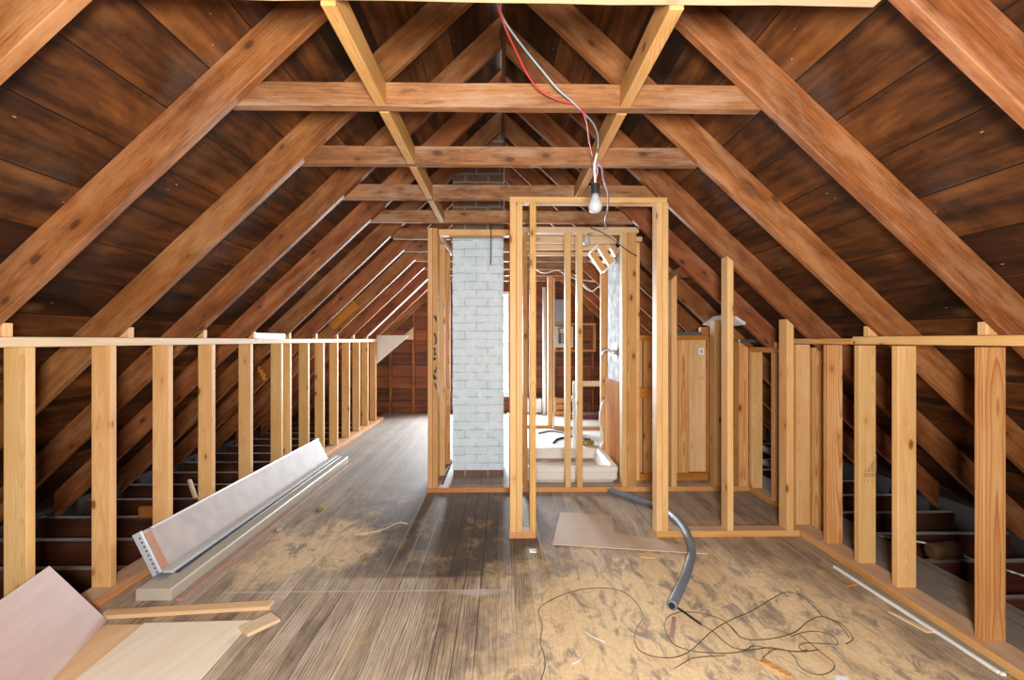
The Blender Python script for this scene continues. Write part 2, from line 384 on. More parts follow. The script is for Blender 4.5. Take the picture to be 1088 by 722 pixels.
M['brickr'] = brick_mat('raw_brown_brick', sr(122, 88, 68), sr(98, 70, 56), sr(150, 138, 122), 0.010, 0.85, False)

def glass_mat():
    t = NT('window_glass')
    tr = t.node('ShaderNodeBsdfTransparent'); gl = t.node('ShaderNodeBsdfGlossy'); gl.inputs['Roughness'].default_value = 0.03
    mx = t.node('ShaderNodeMixShader'); mx.inputs[0].default_value = 0.06
    t.link(tr.outputs[0], mx.inputs[1]); t.link(gl.outputs[0], mx.inputs[2]); t.link(mx.outputs[0], t.out.inputs[0])
    return t.m
M['glass'] = glass_mat()

# ------------------------------------------------------------------ object helpers
WM = {}
def link(name, me, parent, Mx):
    o = bpy.data.objects.new(name, me); COL.objects.link(o)
    if parent is not None:
        o.parent = parent
        o.matrix_basis = WM[parent.name].inverted() @ Mx
    else:
        o.matrix_basis = Mx
    WM[o.name] = Mx.copy()
    return o
def mk(name, bm, mat, parent=None, Mx=None, smooth=False):
    bmesh.ops.recalc_face_normals(bm, faces=bm.faces)
    if Mx is None:
        vs = [v.co for v in bm.verts]
        lo = Vector((min(v[i] for v in vs) for i in range(3))); hi = Vector((max(v[i] for v in vs) for i in range(3)))
        Mx = Matrix.Translation(((lo.x + hi.x) / 2, (lo.y + hi.y) / 2, lo.z))
    bm.transform(Mx.inverted())
    me = bpy.data.meshes.new(name); bm.to_mesh(me); bm.free()
    if smooth:
        for p in me.polygons: p.use_smooth = True
    me.materials.append(M[mat] if isinstance(mat, str) else mat)
    return link(name, me, parent, Mx)
def thing(name, label, cat, loc, group=None):
    o = link(name, None, None, Matrix.Translation(loc)); o.empty_display_size = 0.1
    return tag(o, label, cat, group)
def tag(o, label, cat, group=None):
    o['label'] = label; o['category'] = cat
    if group: o['group'] = group
    return o
def structure(o): o['kind'] = 'structure'; return o

def frame(p0, p1, side):
    x = (p1 - p0).normalized(); y = (side - x * side.dot(x)).normalized(); z = x.cross(y)
    m = Matrix.Identity(4)
    for i in range(3): m[i][0], m[i][1], m[i][2], m[i][3] = x[i], y[i], z[i], p0[i]
    return m
def lum(p0, p1, w, t, side, bev=0.0025, seg=1, jit=0.0, rng=R):
    """A board from p0 to p1 (its axis), w along `side`, t across; returns bmesh in world space and its frame."""
    p0, p1, side = Vector(p0), Vector(p1), Vector(side)
    m = frame(p0, p1, side); L = (p1 - p0).length
    bm = bmesh.new(); rings = []
    for i in range(seg + 1):
        ring = []
        for (a, b) in ((-1, -1), (1, -1), (1, 1), (-1, 1)):
            j = [rng.uniform(-jit, jit) for _ in range(2)] if 0 < i < seg else (0, 0)
            ring.append(bm.verts.new((L * i / seg, a * w / 2 + j[0], b * t / 2 + j[1])))
        rings.append(ring)
    bm.faces.new(rings[0][::-1]); bm.faces.new(rings[-1])
    for a, b in zip(rings, rings[1:]):
        for k in range(4): bm.faces.new((a[k], a[(k + 1) % 4], b[(k + 1) % 4], b[k]))
    bmesh.ops.recalc_face_normals(bm, faces=bm.faces)
    if bev > 0:
        es = [e for e in bm.edges if len(e.link_faces) == 2 and e.calc_face_angle(0) > 0.9]
        bmesh.ops.bevel(bm, geom=es, offset=bev, segments=1, affect='EDGES', clamp_overlap=True)
    bm.transform(m)
    return bm, m
def board(name, mat, x0, x1, y0, y1, z0, z1, parent=None, axis=None, bev=0.0025, seg=1, jit=0.0, slant=None):
    """Axis-aligned board; grain runs along `axis` (longest by default)."""
    if axis is None:
        d = {'x': x1 - x0, 'y': y1 - y0, 'z': z1 - z0}; axis = max(d, key=d.get)
    cx, cy, cz = (x0 + x1) / 2, (y0 + y1) / 2, (z0 + z1) / 2
    if axis == 'x': a = ((x0, cy, cz), (x1, cy, cz), y1 - y0, z1 - z0, (0, 1, 0))
    elif axis == 'y': a = ((cx, y0, cz), (cx, y1, cz), x1 - x0, z1 - z0, (-1, 0, 0))
    else: a = ((cx, cy, z0), (cx, cy, z1), x1 - x0, y1 - y0, (1, 0, 0))
    bm, m = lum(*a, bev=bev, seg=seg, jit=jit)
    if slant:                       # slanted top cut: (x at full height, slope of the drop)
        for v in bm.verts:
            if v.co.z > z1 - 0.02: v.co.z += slant[1] * (v.co.x - slant[0])
    return mk(name, bm, mat, parent, m)
def prism(pts, ext, bev=0.0):
    bm = bmesh.new(); e = Vector(ext)
    a = [bm.verts.new(Vector(p)) for p in pts]; b = [bm.verts.new(Vector(p) + e) for p in pts]
    bm.faces.new(a); bm.faces.new(b[::-1])
    for i in range(len(a)):
        j = (i + 1) % len(a); bm.faces.new((a[j], a[i], b[i], b[j]))
    bmesh.ops.recalc_face_normals(bm, faces=bm.faces)
    if bev: bmesh.ops.bevel(bm, geom=list(bm.edges), offset=bev, segments=1, affect='EDGES', clamp_overlap=True)
    return bm
def addbox(bm, x0, x1, y0, y1, z0, z1):
    vs = [bm.verts.new((x, y, z)) for x in (x0, x1) for y in (y0, y1) for z in (z0, z1)]
    for f in ((0, 1, 3, 2), (4, 6, 7, 5), (0, 4, 5, 1), (2, 3, 7, 6), (0, 2, 6, 4), (1, 5, 7, 3)):
        bm.faces.new([vs[i] for i in f])
    return vs
def boxbm(*a, bev=0.0):
    bm = bmesh.new(); addbox(bm, *a); bmesh.ops.recalc_face_normals(bm, faces=bm.faces)
    if bev: bmesh.ops.bevel(bm, geom=list(bm.edges), offset=bev, segments=2, affect='EDGES', clamp_overlap=True)
    return bm
def spline(pts, n=10):
    pts = [Vector(p) for p in pts]; out = []
    q = [pts[0] * 2 - pts[1]] + pts + [pts[-1] * 2 - pts[-2]]
    for i in range(1, len(q) - 2):
        a, b, c, d = q[i - 1], q[i], q[i + 1], q[i + 2]
        for k in range(n):
            t = k / n
            out.append(0.5 * ((2 * b) + (c - a) * t + (2 * a - 5 * b + 4 * c - d) * t * t + (3 * b - a - 3 * c + d) * t ** 3))
    out.append(pts[-1]); return out
def tube(pts, r, seg=8, n=10, bm=None, ribs=0.0, caps=True, rfun=None):
    path = spline(pts, n) if n > 1 else [Vector(p) for p in pts]
    bm = bm or bmesh.new(); rings = []
    t0 = (path[1] - path[0]).normalized()
    u = t0.orthogonal().normalized()
    for i, p in enumerate(path):
        t = (path[min(i + 1, len(path) - 1)] - path[max(i - 1, 0)]).normalized()
        u = (u - t * u.dot(t)).normalized(); w = t.cross(u)
        rr = (rfun(i / (len(path) - 1)) if rfun else r) + (ribs if i % 2 else 0)
        rings.append([bm.verts.new(p + (u * math.cos(a) + w * math.sin(a)) * rr) for a in (2 * math.pi * k / seg for k in range(seg))])
    for a, b in zip(rings, rings[1:]):
        for k in range(seg): bm.faces.new((a[k], a[(k + 1) % seg], b[(k + 1) % seg], b[k]))
    if caps: bm.faces.new(rings[0][::-1]); bm.faces.new(rings[-1])
    return bm
def lathe(prof, c, axis=(0, 0, 1), seg=24):
    """prof: (radius, height) list about axis through c."""
    ax = Vector(axis).normalized(); u = ax.orthogonal().normalized(); w = ax.cross(u); c = Vector(c)
    bm = bmesh.new(); rings = []
    for r, h in prof:
        if r < 1e-6: rings.append([bm.verts.new(c + ax * h)])
        else: rings.append([bm.verts.new(c + ax * h + (u * math.cos(a) + w * math.sin(a)) * r) for a in (2 * math.pi * k / seg for k in range(seg))])
    for a, b in zip(rings, rings[1:]):
        for k in range(seg):
            k2 = (k + 1) % seg
            if len(a) == 1 and len(b) == 1: continue
            if len(a) == 1: bm.faces.new((a[0], b[k2], b[k]))
            elif len(b) == 1: bm.faces.new((a[k], a[k2], b[0]))
            else: bm.faces.new((a[k], a[k2], b[k2], b[k]))
    if len(rings[0]) > 1: bm.faces.new(rings[0][::-1])
    if len(rings[-1]) > 1: bm.faces.new(rings[-1])
    return bm

# ------------------------------------------------------------------ the roof
HL, SL = H + 1.85, 0.955          # left slope: underside of rafters z = HL - SL*|x|
HR, SR = H + 1.81, 0.93
XE = 3.38
Y0R, STEP = 1.80, 0.605           # first full rafter, spacing
def zl(x): return HL - SL * abs(x)
def zr(x): return HR - SR * abs(x)
RD = 0.14
def rafter_y(k): return Y0R + STEP * k

KS = list(range(-1, 11))
for side, zf, slope, word in ((-1, zl, SL, 'left'), (1, zr, SR, 'right')):
    vert = RD * math.sqrt(1 + slope * slope)
    for i, k in enumerate(KS):
        y0 = rafter_y(k); y1 = y0 + 0.042
        xa = 0.012
        n = 14
        rr = random.Random(100 + k * 7 + side)
        bm = bmesh.new(); rows = []
        for s in range(n + 1):
            x = xa + (XE - 0.06 - xa) * s / n
            j = [rr.uniform(-0.0022, 0.0022) if 0 < s < n else 0 for _ in range(4)]
            zz = zf(x)
            rows.append([bm.verts.new((side * x, y0 + j[0], zz + j[1])), bm.verts.new((side * x, y1 + j[0], zz + j[2])),
                         bm.verts.new((side * x, y1, zz + vert)), bm.verts.new((side * x, y0 + j[3], zz + vert))])
        bm.faces.new(rows[0]); bm.faces.new(rows[-1][::-1])
        for a, b in zip(rows, rows[1:]):
            for q in range(4): bm.faces.new((a[q], a[(q + 1) % 4], b[(q + 1) % 4], b[q]))
        bmesh.ops.recalc_face_normals(bm, faces=bm.faces)
        es = [e for e in bm.edges if len(e.link_faces) == 2 and e.calc_face_angle(0) > 0.9]
        bmesh.ops.bevel(bm, geom=es, offset=0.003, segments=1, affect='EDGES', clamp_overlap=True)
        p0 = Vector((side * xa, y0 + 0.021, zf(xa) + vert / 2)); p1 = Vector((side * XE, y0 + 0.021, zf(XE) + vert / 2))
        o = mk('rafter', bm, 'rafter', None, frame(p0, p1, Vector((0, 1, 0))))
        pos = ORD[i] + ' from the camera' if k < 9 else ('second from the far gable' if k == 9 else 'nearest the far gable')
        tag(o, f'old brown roof rafter on the {word} slope, {pos}', 'rafter', f'rafters of the {word} roof slope')
# sheathing: one slab per slope
def sheath(name, side, zf, slope):
    n = Vector((side * slope, 0, 1)).normalized()
    vert = RD * math.sqrt(1 + slope * slope)
    pts = []
    for x in (0.0, XE + 0.12):
        pts.append(Vector((side * x, -1.7, zf(x) + vert)))
    a, b = pts
    bm = prism([a, b, b + n * 0.03, a + n * 0.03], (0, 10.0, 0))
    m = frame(a, a + Vector((0, 1, 0)), (b - a))
    structure(mk(name, bm, 'sheath', None, m))
sheath('ceiling_left', -1, zl, SL); sheath('ceiling_right', 1, zr, SR)
# ridge board in two lengths, either side of the chimney
for nm, a, b, lab in (('ridge_board', -1.6, 4.28, 'dark ridge board where rafters meet, in front of chimney'),
                      ('ridge_board', 4.82, 8.08, 'dark ridge board where rafters meet, behind chimney')):
    o = board(nm, 'joist', -0.0115, 0.0115, a, b, HL - 0.06, HL + 0.13, axis='y')
    tag(o, lab, 'ridge board', 'ridge boards')
# collar ties
ZT0, ZT1 = H + 0.892, H + 0.985
for i, k in enumerate([-1, 0, 1, 2, 3, 5, 6, 7, 8, 9]):
    y0 = rafter_y(k) + 0.0465; y1 = y0 + 0.048
    xl = (HL - ZT1) / SL; xr = (HR - ZT1) / SR
    bm, m = lum((-xl, (y0 + y1) / 2, (ZT0 + ZT1) / 2), (xr, (y0 + y1) / 2, (ZT0 + ZT1) / 2), y1 - y0, ZT1 - ZT0, (0, 1, 0), bev=0.004, seg=12, jit=0.0016)
    for v in bm.verts:              # ends cut along the roof slope
        if v.co.x < -xl + 0.02: v.co.x = -((HL - v.co.z) / SL + 0.045)
        if v.co.x > xr - 0.02: v.co.x = (HR - v.co.z) / SR + 0.012
    if k == -1: bm.transform(Matrix.Translation((0, 0, 0.007)))
    o = mk('collar_tie', bm, 'lath' if k == -1 else 'tie', None, m)
    if k == -1: lab = 'pale collar tie overhead at the top edge of the picture'
    elif k < 5: lab = f'rough brown collar tie, {ORD[k]} behind the pale one overhead'
    else: lab = f'brown collar tie behind the chimney, {ORD[k - 5]} one back'
    tag(o, lab, 'collar tie', 'collar ties between the rafters')
k = 4; y0 = rafter_y(k) + 0.0465
o = board('collar_tie', 'tie', -(HL - ZT1) / SL - 0.075, -0.47, y0, y0 + 0.05, ZT0, ZT1, axis='x', bev=0.004)
tag(o, 'short brown collar tie stub ending at left side of chimney', 'collar tie', 'collar ties between the rafters')
# blocking pieces running between the collar ties
def blocking(side, xs, ks, word):
    for i, k in enumerate(ks):
        ya = rafter_y(k) + 0.095; yb = rafter_y(k + 1) + 0.046
        o = board('blocking', 'yellow', xs[0], xs[1], ya, yb, ZT0 - 0.002, ZT0 + 0.086, axis='y')
        tag(o, f'yellow wood blocking on the {word} between collar ties, {ORD[i]} from the camera', 'blocking', f'{word} row of blocking between the ties')
blocking(-1, (-0.488, -0.448), [-1, 0, 1, 2], 'left')
blocking(1, (0.447, 0.487), [-1, 0, 1], 'right')

# ------------------------------------------------------------------ floor, eaves and gable
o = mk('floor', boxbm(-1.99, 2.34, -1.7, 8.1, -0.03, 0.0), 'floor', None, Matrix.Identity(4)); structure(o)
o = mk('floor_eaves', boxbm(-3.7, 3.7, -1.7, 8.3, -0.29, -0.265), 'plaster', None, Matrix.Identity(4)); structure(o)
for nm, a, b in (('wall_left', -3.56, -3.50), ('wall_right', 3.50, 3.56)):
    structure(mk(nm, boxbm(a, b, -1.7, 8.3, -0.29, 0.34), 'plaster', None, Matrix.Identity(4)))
for side, word, xin in ((-1, 'left', 2.0), (1, 'right', 2.35)):
    for i in range(14):
        y = 2.37 + 0.4 * i
        a, b = (xin, XE + 0.02) if side > 0 else (-(XE + 0.02), -xin)
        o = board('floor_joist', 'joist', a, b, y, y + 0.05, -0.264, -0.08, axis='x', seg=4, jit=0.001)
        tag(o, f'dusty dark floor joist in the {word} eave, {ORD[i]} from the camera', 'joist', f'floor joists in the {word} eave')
# gable end wall at the back, with its window opening
YG = 8.1
WX0, WX1, WZ0, WZ1 = -0.74, 0.1, 0.30, 2.03
bm = bmesh.new()
vl = RD * math.sqrt(1 + SL * SL); vr = RD * math.sqrt(1 + SR * SR)
def poly(pts):
    q = prism([Vector((x, YG, z)) for x, z in pts], (0, 0.12, 0)); me = bpy.data.meshes.new('t'); q.to_mesh(me); q.free(); bm.from_mesh(me); bpy.data.meshes.remove(me)
def zt(x): return (zl(x) + vl) if x < 0 else (zr(x) + vr)
poly([(-3.5, -0.27), (WX0, -0.27), (WX0, zt(WX0)), (-3.5, zt(-3.5))])
poly([(WX1, -0.27), (3.5, -0.27), (3.5, zt(3.5)), (WX1, zt(WX1))])
poly([(WX0, -0.27), (WX1, -0.27), (WX1, WZ0), (WX0, WZ0)])
poly([(WX0, WZ1), (WX1, WZ1), (WX1, zt(WX1)), (0, zt(0.0)), (WX0, zt(WX0))])
wb = structure(mk('wall_back', bm, 'gable', None, Matrix.Translation((0, YG, 0))))
for x in (-2.3, -1.88, -1.5, -1.12, 0.42, 0.86, 1.49, 1.89, 2.3):
    top = (zl(x) if x < 0 else zr(x)) + 0.03
    board('gable_stud', 'rafter', x - 0.019, x + 0.019, YG - 0.07, YG - 0.001, 0.0, top, wb)
win = link('window_1', None, None, Matrix.Translation((-0.32, YG, WZ0))); structure(win)
bm = bmesh.new()
addbox(bm, WX0, WX0 + 0.05, YG + 0.01, YG + 0.1, WZ0, WZ1); addbox(bm, WX1 - 0.03, WX1, YG + 0.01, YG + 0.1, WZ0, WZ1)
addbox(bm, WX0 + 0.05, WX1 - 0.03, YG + 0.01, YG + 0.1, WZ0, WZ0 + 0.05); addbox(bm, WX0 + 0.05, WX1 - 0.03, YG + 0.01, YG + 0.1, WZ1 - 0.05, WZ1)
mk('window_frame', bm, 'white', win)
zc = (WZ0 + WZ1) / 2
bm = bmesh.new(); addbox(bm, WX0 + 0.05, WX1 - 0.03, YG + 0.03, YG + 0.07, zc - 0.02, zc + 0.02)
mk('sash_rail', bm, 'white', win)
mk('pane', boxbm(WX0 + 0.05, WX1 - 0.03, YG + 0.045, YG + 0.05, WZ0 + 0.05, zc - 0.02), 'glass', win)
mk('pane', boxbm(WX0 + 0.05, WX1 - 0.03, YG + 0.045, YG + 0.05, zc + 0.02, WZ1 - 0.05), 'glass', win)
mk('window_sill', boxbm(WX0 - 0.04, WX1 + 0.04, YG - 0.05, YG - 0.001, WZ0 - 0.03, WZ0, bev=0.004), 'white', win)
# front gable behind the camera
bm = prism([(-3.5, -1.7, -0.27), (3.5, -1.7, -0.27), (3.5, -1.7, zt(3.5)), (0, -1.7, zt(0.0)), (-3.5, -1.7, zt(-3.5))], (0, 0.1, 0))
structure(mk('wall_front', bm, 'gable', None, Matrix.Translation((0, -1.7, 0))))

# ------------------------------------------------------------------ knee walls
KX = 1.88
PZ0, PZ1 = H - 0.028, H + 0.012
lk = thing('knee_wall', 'long low knee wall of pale pine studs closing off the left eave', 'stud wall', (-1.92, 4.0, 0), 'low framed walls along the eaves')
board('bottom_plate', 'plate', -1.972, -1.845, 1.0, 7.45, 0.0, 0.038, lk)
board('top_plate', 'lath', -1.97, -KX + 0.004, 1.0, 7.17, PZ0, PZ1, lk)
for px in (38, 124, 184, 229, 269, 301, 310, 329, 345, 359.5, 372, 382.7, 391.5, 400):
    d = ray(px); yb = -KX * d.y / d.x
    board('stud', 'new', -1.97, -KX, yb - 0.038, yb, 0.038, PZ0, lk)
for k in range(0, 10):
    y = rafter_y(k) + 0.0435
    top = zl(KX) + 0.012
    board('cripple_stud', 'new', -1.97, -KX, y, y + 0.038, PZ1, top, lk, axis='z', slant=(-KX, SL))
rk = thing('knee_wall', 'low knee wall of pale pine studs at right, nearest the camera', 'stud wall', (1.92, 2.2, 0), 'low framed walls along the eaves')
board('bottom_plate', 'plate', 1.846, 1.972, 1.0, 3.06, 0.0, 0.038, rk)
board('top_plate', 'new', KX - 0.004, 1.97, 1.0, 2.56, PZ0 + 0.006, PZ1 + 0.006, rk)
board('top_plate', 'fir', KX - 0.004, 1.97, 2.562, 3.10, PZ0 + 0.004, PZ1 - 0.004, rk)
rs = []
for y in (1.855, 2.265, 2.515, 2.765, 3.062):
    rs.append(board('stud', 'fir' if y in (1.855, 2.765) else 'new', KX, 1.97, y, y + 0.038, 0.038 if y < 3 else 0.0, PZ0, rk))
board('stud', 'fir', 1.985, 2.062, 3.06, 3.098, 0.0, PZ0 - 0.02, rk)
for k in range(0, 2):
    y = rafter_y(k) + 0.0435
    board('cripple_stud', 'new', KX, 1.97, y, y + 0.038, PZ1 + 0.007, zr(KX) + 0.012, rk, axis='z', slant=(KX, -SR))
# the printed grade mark on the third near stud: a triangle of bars, a block and a row of dots
st = rs[2]; yf = 2.515 - 0.0006
bm = bmesh.new()
a = P(918, 501, yf); b = P(931, 482, yf); gx0, gx1, gz0, gz1 = a.x, b.x, a.z, b.z
w = gx1 - gx0
for i, (f0, f1, h) in enumerate(((0.02, 0.22, 0.16), (0.28, 0.5, 0.34), (0.56, 0.78, 0.66), (0.84, 1.0, 1.0))):
    zb = gz0
    pts = [(gx0 + w * f0, zb), (gx0 + w * f1, zb), (gx0 + w * f1, zb + (gz1 - gz0) * h), (gx0 + w * f0, zb + (gz1 - gz0) * max(h - 0.22, 0.05))]
    q = prism([Vector((x, yf, z)) for x, z in pts], (0, 0.001, 0)); me = bpy.data.meshes.new('t'); q.to_mesh(me); q.free(); bm.from_mesh(me); bpy.data.meshes.remove(me)
addbox(bm, gx0 - w * 0.02, gx1, yf, yf + 0.001, gz0 - 0.026, gz0 - 0.021); addbox(bm, gx0 - w * 0.02, gx1, yf, yf + 0.001, gz0 - 0.012, gz0 - 0.007)
for f in range(6): addbox(bm, gx0 + w * (f * 0.17), gx0 + w * (f * 0.17 + 0.1), yf, yf + 0.001, gz0 - 0.021, gz0 - 0.012)
for f in range(4): addbox(bm, gx0 + w * (f * 0.3), gx0 + w * (f * 0.3 + 0.07), yf, yf + 0.001, gz0 - 0.052, gz0 - 0.04)
o = mk('grade_stamp', bm, 'stamp', st); o['label'] = 'faded grey grade stamp'

# ------------------------------------------------------------------ door frame wall in front
YF = 2.96; DD = 0.089
fx = lambda px: XA(px, YF)
dw = thing('door_frame', 'tall rough door frame of pale studs in the middle of the attic', 'stud wall', (fx(625), YF, 0))
zh0, zh1 = ZA(214.4, YF), ZA(208.6, YF)
board('bottom_plate', 'plate', fx(541), fx(569.5), YF, YF + DD, 0, 0.038, dw)
board('bottom_plate', 'plate', fx(697.8), KX - 0.04, YF, YF + DD, 0, 0.038, dw)
for a, b in ((541.8, 548.4), (548.6, 555.2), (562.8, 569.6)):
    board('stud', 'new' if a < 560 else 'yellow', fx(a), fx(b), YF + 0.001, YF + DD, 0.038, zh0, dw)
for a, b in ((697.8, 704.0), (704.2, 710.4)):
    board('stud', 'new', fx(a), fx(b), YF + 0.001, YF + DD, 0.038, zh0, dw)
board('header', 'new', fx(541.6), fx(709.2), YF, YF + 0.047, zh0, zh1, dw)
board('header', 'lath', fx(541.6), fx(700), YF + 0.048, YF + DD, zh0, zh1 - 0.004, dw)
zt1 = ZA(277, YF)
board('stud', 'new', fx(773), fx(779.6), YF, YF + DD - 0.002, 0.038, zt1, dw, slant=(fx(779.6), -0.9))
board('stud', 'new', fx(836), fx(843.6), YF, YF + DD - 0.002, 0.038, ZA(340, YF), dw, slant=(fx(838), -0.9))

# ------------------------------------------------------------------ second row of framing
YB = 3.86
bx = lambda px: XA(px, YB)
# chimney enclosure
ce = thing('chimney_surround', 'pale stud surround framed around the white brick chimney', 'stud wall', (bx(480), YB, 0))
hz0, hz1 = ZA(250, YB), ZA(243.6, YB)
board('bottom_plate', 'plate', bx(454), bx(543), YB, YB + DD, 0, 0.038, ce)
cs1 = board('stud', 'new', bx(454.4), bx(459.4), YB + 0.001, YB + DD, 0.038, hz1 + 0.012, ce)
cs2 = board('stud', 'yellow', bx(459.6), bx(465.2), YB + 0.001, YB + DD, 0.038, hz1 + 0.01, ce)
board('stud', 'fir', bx(541.0), bx(543.4), YB + 0.001, YB + DD, 0.038, hz0 - 0.002, ce)
board('header', 'new', bx(466) , bx(543.2), YB, YB + DD, hz0, hz1, ce)
for y, m in ((4.21, 'new'), (4.60, 'fir')):
    board('stud', m, -0.600, -0.511, y, y + 0.038, 0.038, hz0 - 0.002, ce)
board('top_plate', 'lath', -0.600, -0.511, YB + DD + 0.001, 4.80, hz0, hz1 - 0.002, ce)
board('bottom_plate', 'joist', -0.600, -0.511, YB + DD + 0.001, 4.80, 0, 0.038, ce)
# dark ink marks printed down the second front stud
yf = YB + 0.0004
xm0, xm1 = bx(459.9), bx(464.4); wm = xm1 - xm0
marks = [[(0.05, 334.5), (0.9, 336), (0.95, 343), (0.55, 340)],
         [(0.05, 353), (0.6, 354), (0.95, 359), (0.85, 365), (0.3, 366.5), (0.6, 360)],
         [(0.0, 369), (0.85, 369.5), (0.5, 373), (0.9, 377), (0.1, 377.5), (0.35, 373)],
         [(0.05, 379), (0.9, 380), (0.55, 382.5), (0.1, 383)],
         [(0.5, 387), (0.95, 391), (0.6, 397.5), (0.1, 394), (0.7, 391.5)],
         [(0.0, 396), (0.7, 399.5), (0.95, 402), (0.3, 404), (0.05, 401)],
         [(0.2, 404.5), (0.8, 408), (0.95, 414), (0.5, 411)]]
for mm in marks:
    q = prism([Vector((xm0 + wm * f, yf, ZA(y, YB))) for f, y in mm], (0, 0.001, 0))
    mk('ink_mark', q, 'ink', cs2)['label'] = 'dark blurred ink mark'
# bathroom partition
bp = thing('bathroom_partition', 'open stud partition in front of the white shower tray', 'stud wall', (bx(640), YB, 0))
board('bottom_plate', 'plate', bx(543.6), bx(680), YB, YB + DD, 0, 0.038, bp)
board('bottom_plate', 'plate', bx(680.2), 2.062, YB, YB + DD, 0, 0.038, bp)
tz0, tz1 = ZA(246.6, YB), ZA(240.6, YB)
board('top_plate', 'lath', bx(543.6), bx(679), YB, YB + DD, tz0, tz1, bp)
for a, b, m in ((555.6, 560.6, 'fir'), (600.8, 606.6, 'new'), (613.2, 619.2, 'new'), (661.2, 666.2, 'new'), (666.4, 676.2, 'fir')):
    board('stud', m, bx(a), bx(b), YB + 0.001, YB + DD, 0.038, tz0, bp)
zz = ZA(291, YB); board('stud', 'new', bx(713.6), bx(719.4), YB + 0.001, YB + DD, 0.038, zz, bp, slant=(bx(719.4), 0.9))
zz = ZA(340, YB); board('stud', 'new', bx(759), bx(766.4), YB + 0.001, YB + DD, 0.038, zz, bp)
board('stud', 'fir', bx(785.4), bx(795.6), YB + 0.001, YB + DD, 0.038, ZA(365, YB), bp, slant=(bx(789), -0.7))
# short knee wall between the two
sk = thing('knee_wall', 'short low knee wall with a lower top plate, between the two partitions at right', 'stud wall', (2.02, 3.5, 0), 'low framed walls along the eaves')
board('bottom_plate', 'plate', 1.982, 2.072, 3.10, YB - 0.002, 0.0, 0.038, sk)
board('top_plate', 'fir', 1.982, 2.072, 3.10, YB - 0.002, 1.125, 1.165, sk)
for y in (3.50, YB - 0.042):
    board('stud', 'new', 1.982, 2.072, y, y + 0.038, 0.038, 1.125, sk)
y = rafter_y(3) + 0.0435 - 0.19
board('cripple_stud', 'new', 1.982, 2.072, y, y + 0.038, 1.166, zr(1.982) + 0.02, sk, axis='z', slant=(1.982, -SR))

# ------------------------------------------------------------------ chimney
CY0, CY1 = 4.31, 4.77
cx0, cx1 = XA(480.8, CY0), XA(534.9, CY0)
ch = thing('chimney', 'square brick chimney painted pale blue white below, bare brick above', 'chimney', ((cx0 + cx1) / 2, CY0 + 0.23, 0))
zs = ZA(245, CY0)
def bricks(z0, z1):
    bm = bmesh.new(); nz = max(int((z1 - z0) / 0.0735), 1); rr = random.Random(3); rows = []
    for i in range(nz + 1):
        z = z0 + (z1 - z0) * i / nz; j = lambda: rr.uniform(-0.003, 0.003)
        rows.append([bm.verts.new((x + j(), y + j(), z)) for x, y in ((cx0, CY0), (cx1, CY0), (cx1, CY1), (cx0, CY1))])
    bm.faces.new(rows[0]); bm.faces.new(rows[-1])
    for a, b in zip(rows, rows[1:]):
        for q in range(4): bm.faces.new((a[q], a[(q + 1) % 4], b[(q + 1) % 4], b[q]))
    return bm
mk('painted_brick_shaft', bricks(0.06, zs), 'brickw', ch)['label'] = 'pale blue white painted brick shaft'
mk('bare_brick_shaft', bricks(zs, HL + 0.14), 'brickr', ch)['label'] = 'bare brown brick shaft'
mk('chimney_base', boxbm(cx0 + 0.006, cx1 - 0.006, CY0 + 0.006, CY1 - 0.006, 0.0, 0.06), 'brickr', ch)['label'] = 'bare reddish brick base'

# ------------------------------------------------------------------ bathroom
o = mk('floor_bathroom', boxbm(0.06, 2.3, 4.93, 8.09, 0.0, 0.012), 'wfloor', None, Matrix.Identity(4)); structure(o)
# shower tray
TX0, TX1, TY0, TY1, TZ = XA(553, 4.12), 0.985, 4.10, 4.86, 0.135
st_ = thing('shower_tray', 'white acrylic shower tray on the floor behind the stud partition', 'shower tray', ((TX0 + TX1) / 2, (TY0 + TY1) / 2, 0))
bm = bmesh.new()
def ring(x0, x1, y0, y1, z, c=0.03):
    pts = []
    for cx, cy, a0 in ((x1 - c, y1 - c, 0), (x0 + c, y1 - c, 90), (x0 + c, y0 + c, 180), (x1 - c, y0 + c, 270)):
        for a in (0, 30, 60, 90):
            t = math.radians(a0 + a); pts.append(bm.verts.new((cx + c * math.cos(t), cy + c * math.sin(t), z)))
    return pts
rgs = [ring(TX0 + 0.03, TX1 - 0.03, TY0 + 0.03, TY1 - 0.03, 0.0), ring(TX0 + 0.005, TX1 - 0.005, TY0 + 0.005, TY1 - 0.005, 0.03),
       ring(TX0 + 0.004, TX1 - 0.004, TY0 + 0.004, TY1 - 0.004, TZ - 0.045), ring(TX0, TX1, TY0, TY1, TZ - 0.04), ring(TX0, TX1, TY0, TY1, TZ - 0.006),
       ring(TX0 + 0.006, TX1 - 0.006, TY0 + 0.006, TY1 - 0.006, TZ), ring(TX0 + 0.06, TX1 - 0.05, TY0 + 0.07, TY1 - 0.05, TZ),
       ring(TX0 + 0.075, TX1 - 0.065, TY0 + 0.085, TY1 - 0.06, TZ - 0.02), ring(TX0 + 0.11, TX1 - 0.1, TY0 + 0.12, TY1 - 0.09, 0.045)]
for a, b in zip(rgs, rgs[1:]):
    for q in range(len(a)):
        j = (q + 1) % len(a); bm.faces.new((a[q], a[j], b[j], b[q]))
bm.faces.new(rgs[0]); bm.faces.new(rgs[-1])
mk('tray_shell', bm, 'tray', st_, smooth=False)
bm = bmesh.new(); f = ring(TX0 + 0.112, TX1 - 0.102, TY0 + 0.122, TY1 - 0.092, 0.0465); g2 = ring(TX0 + 0.112, TX1 - 0.102, TY0 + 0.122, TY1 - 0.092, 0.049)
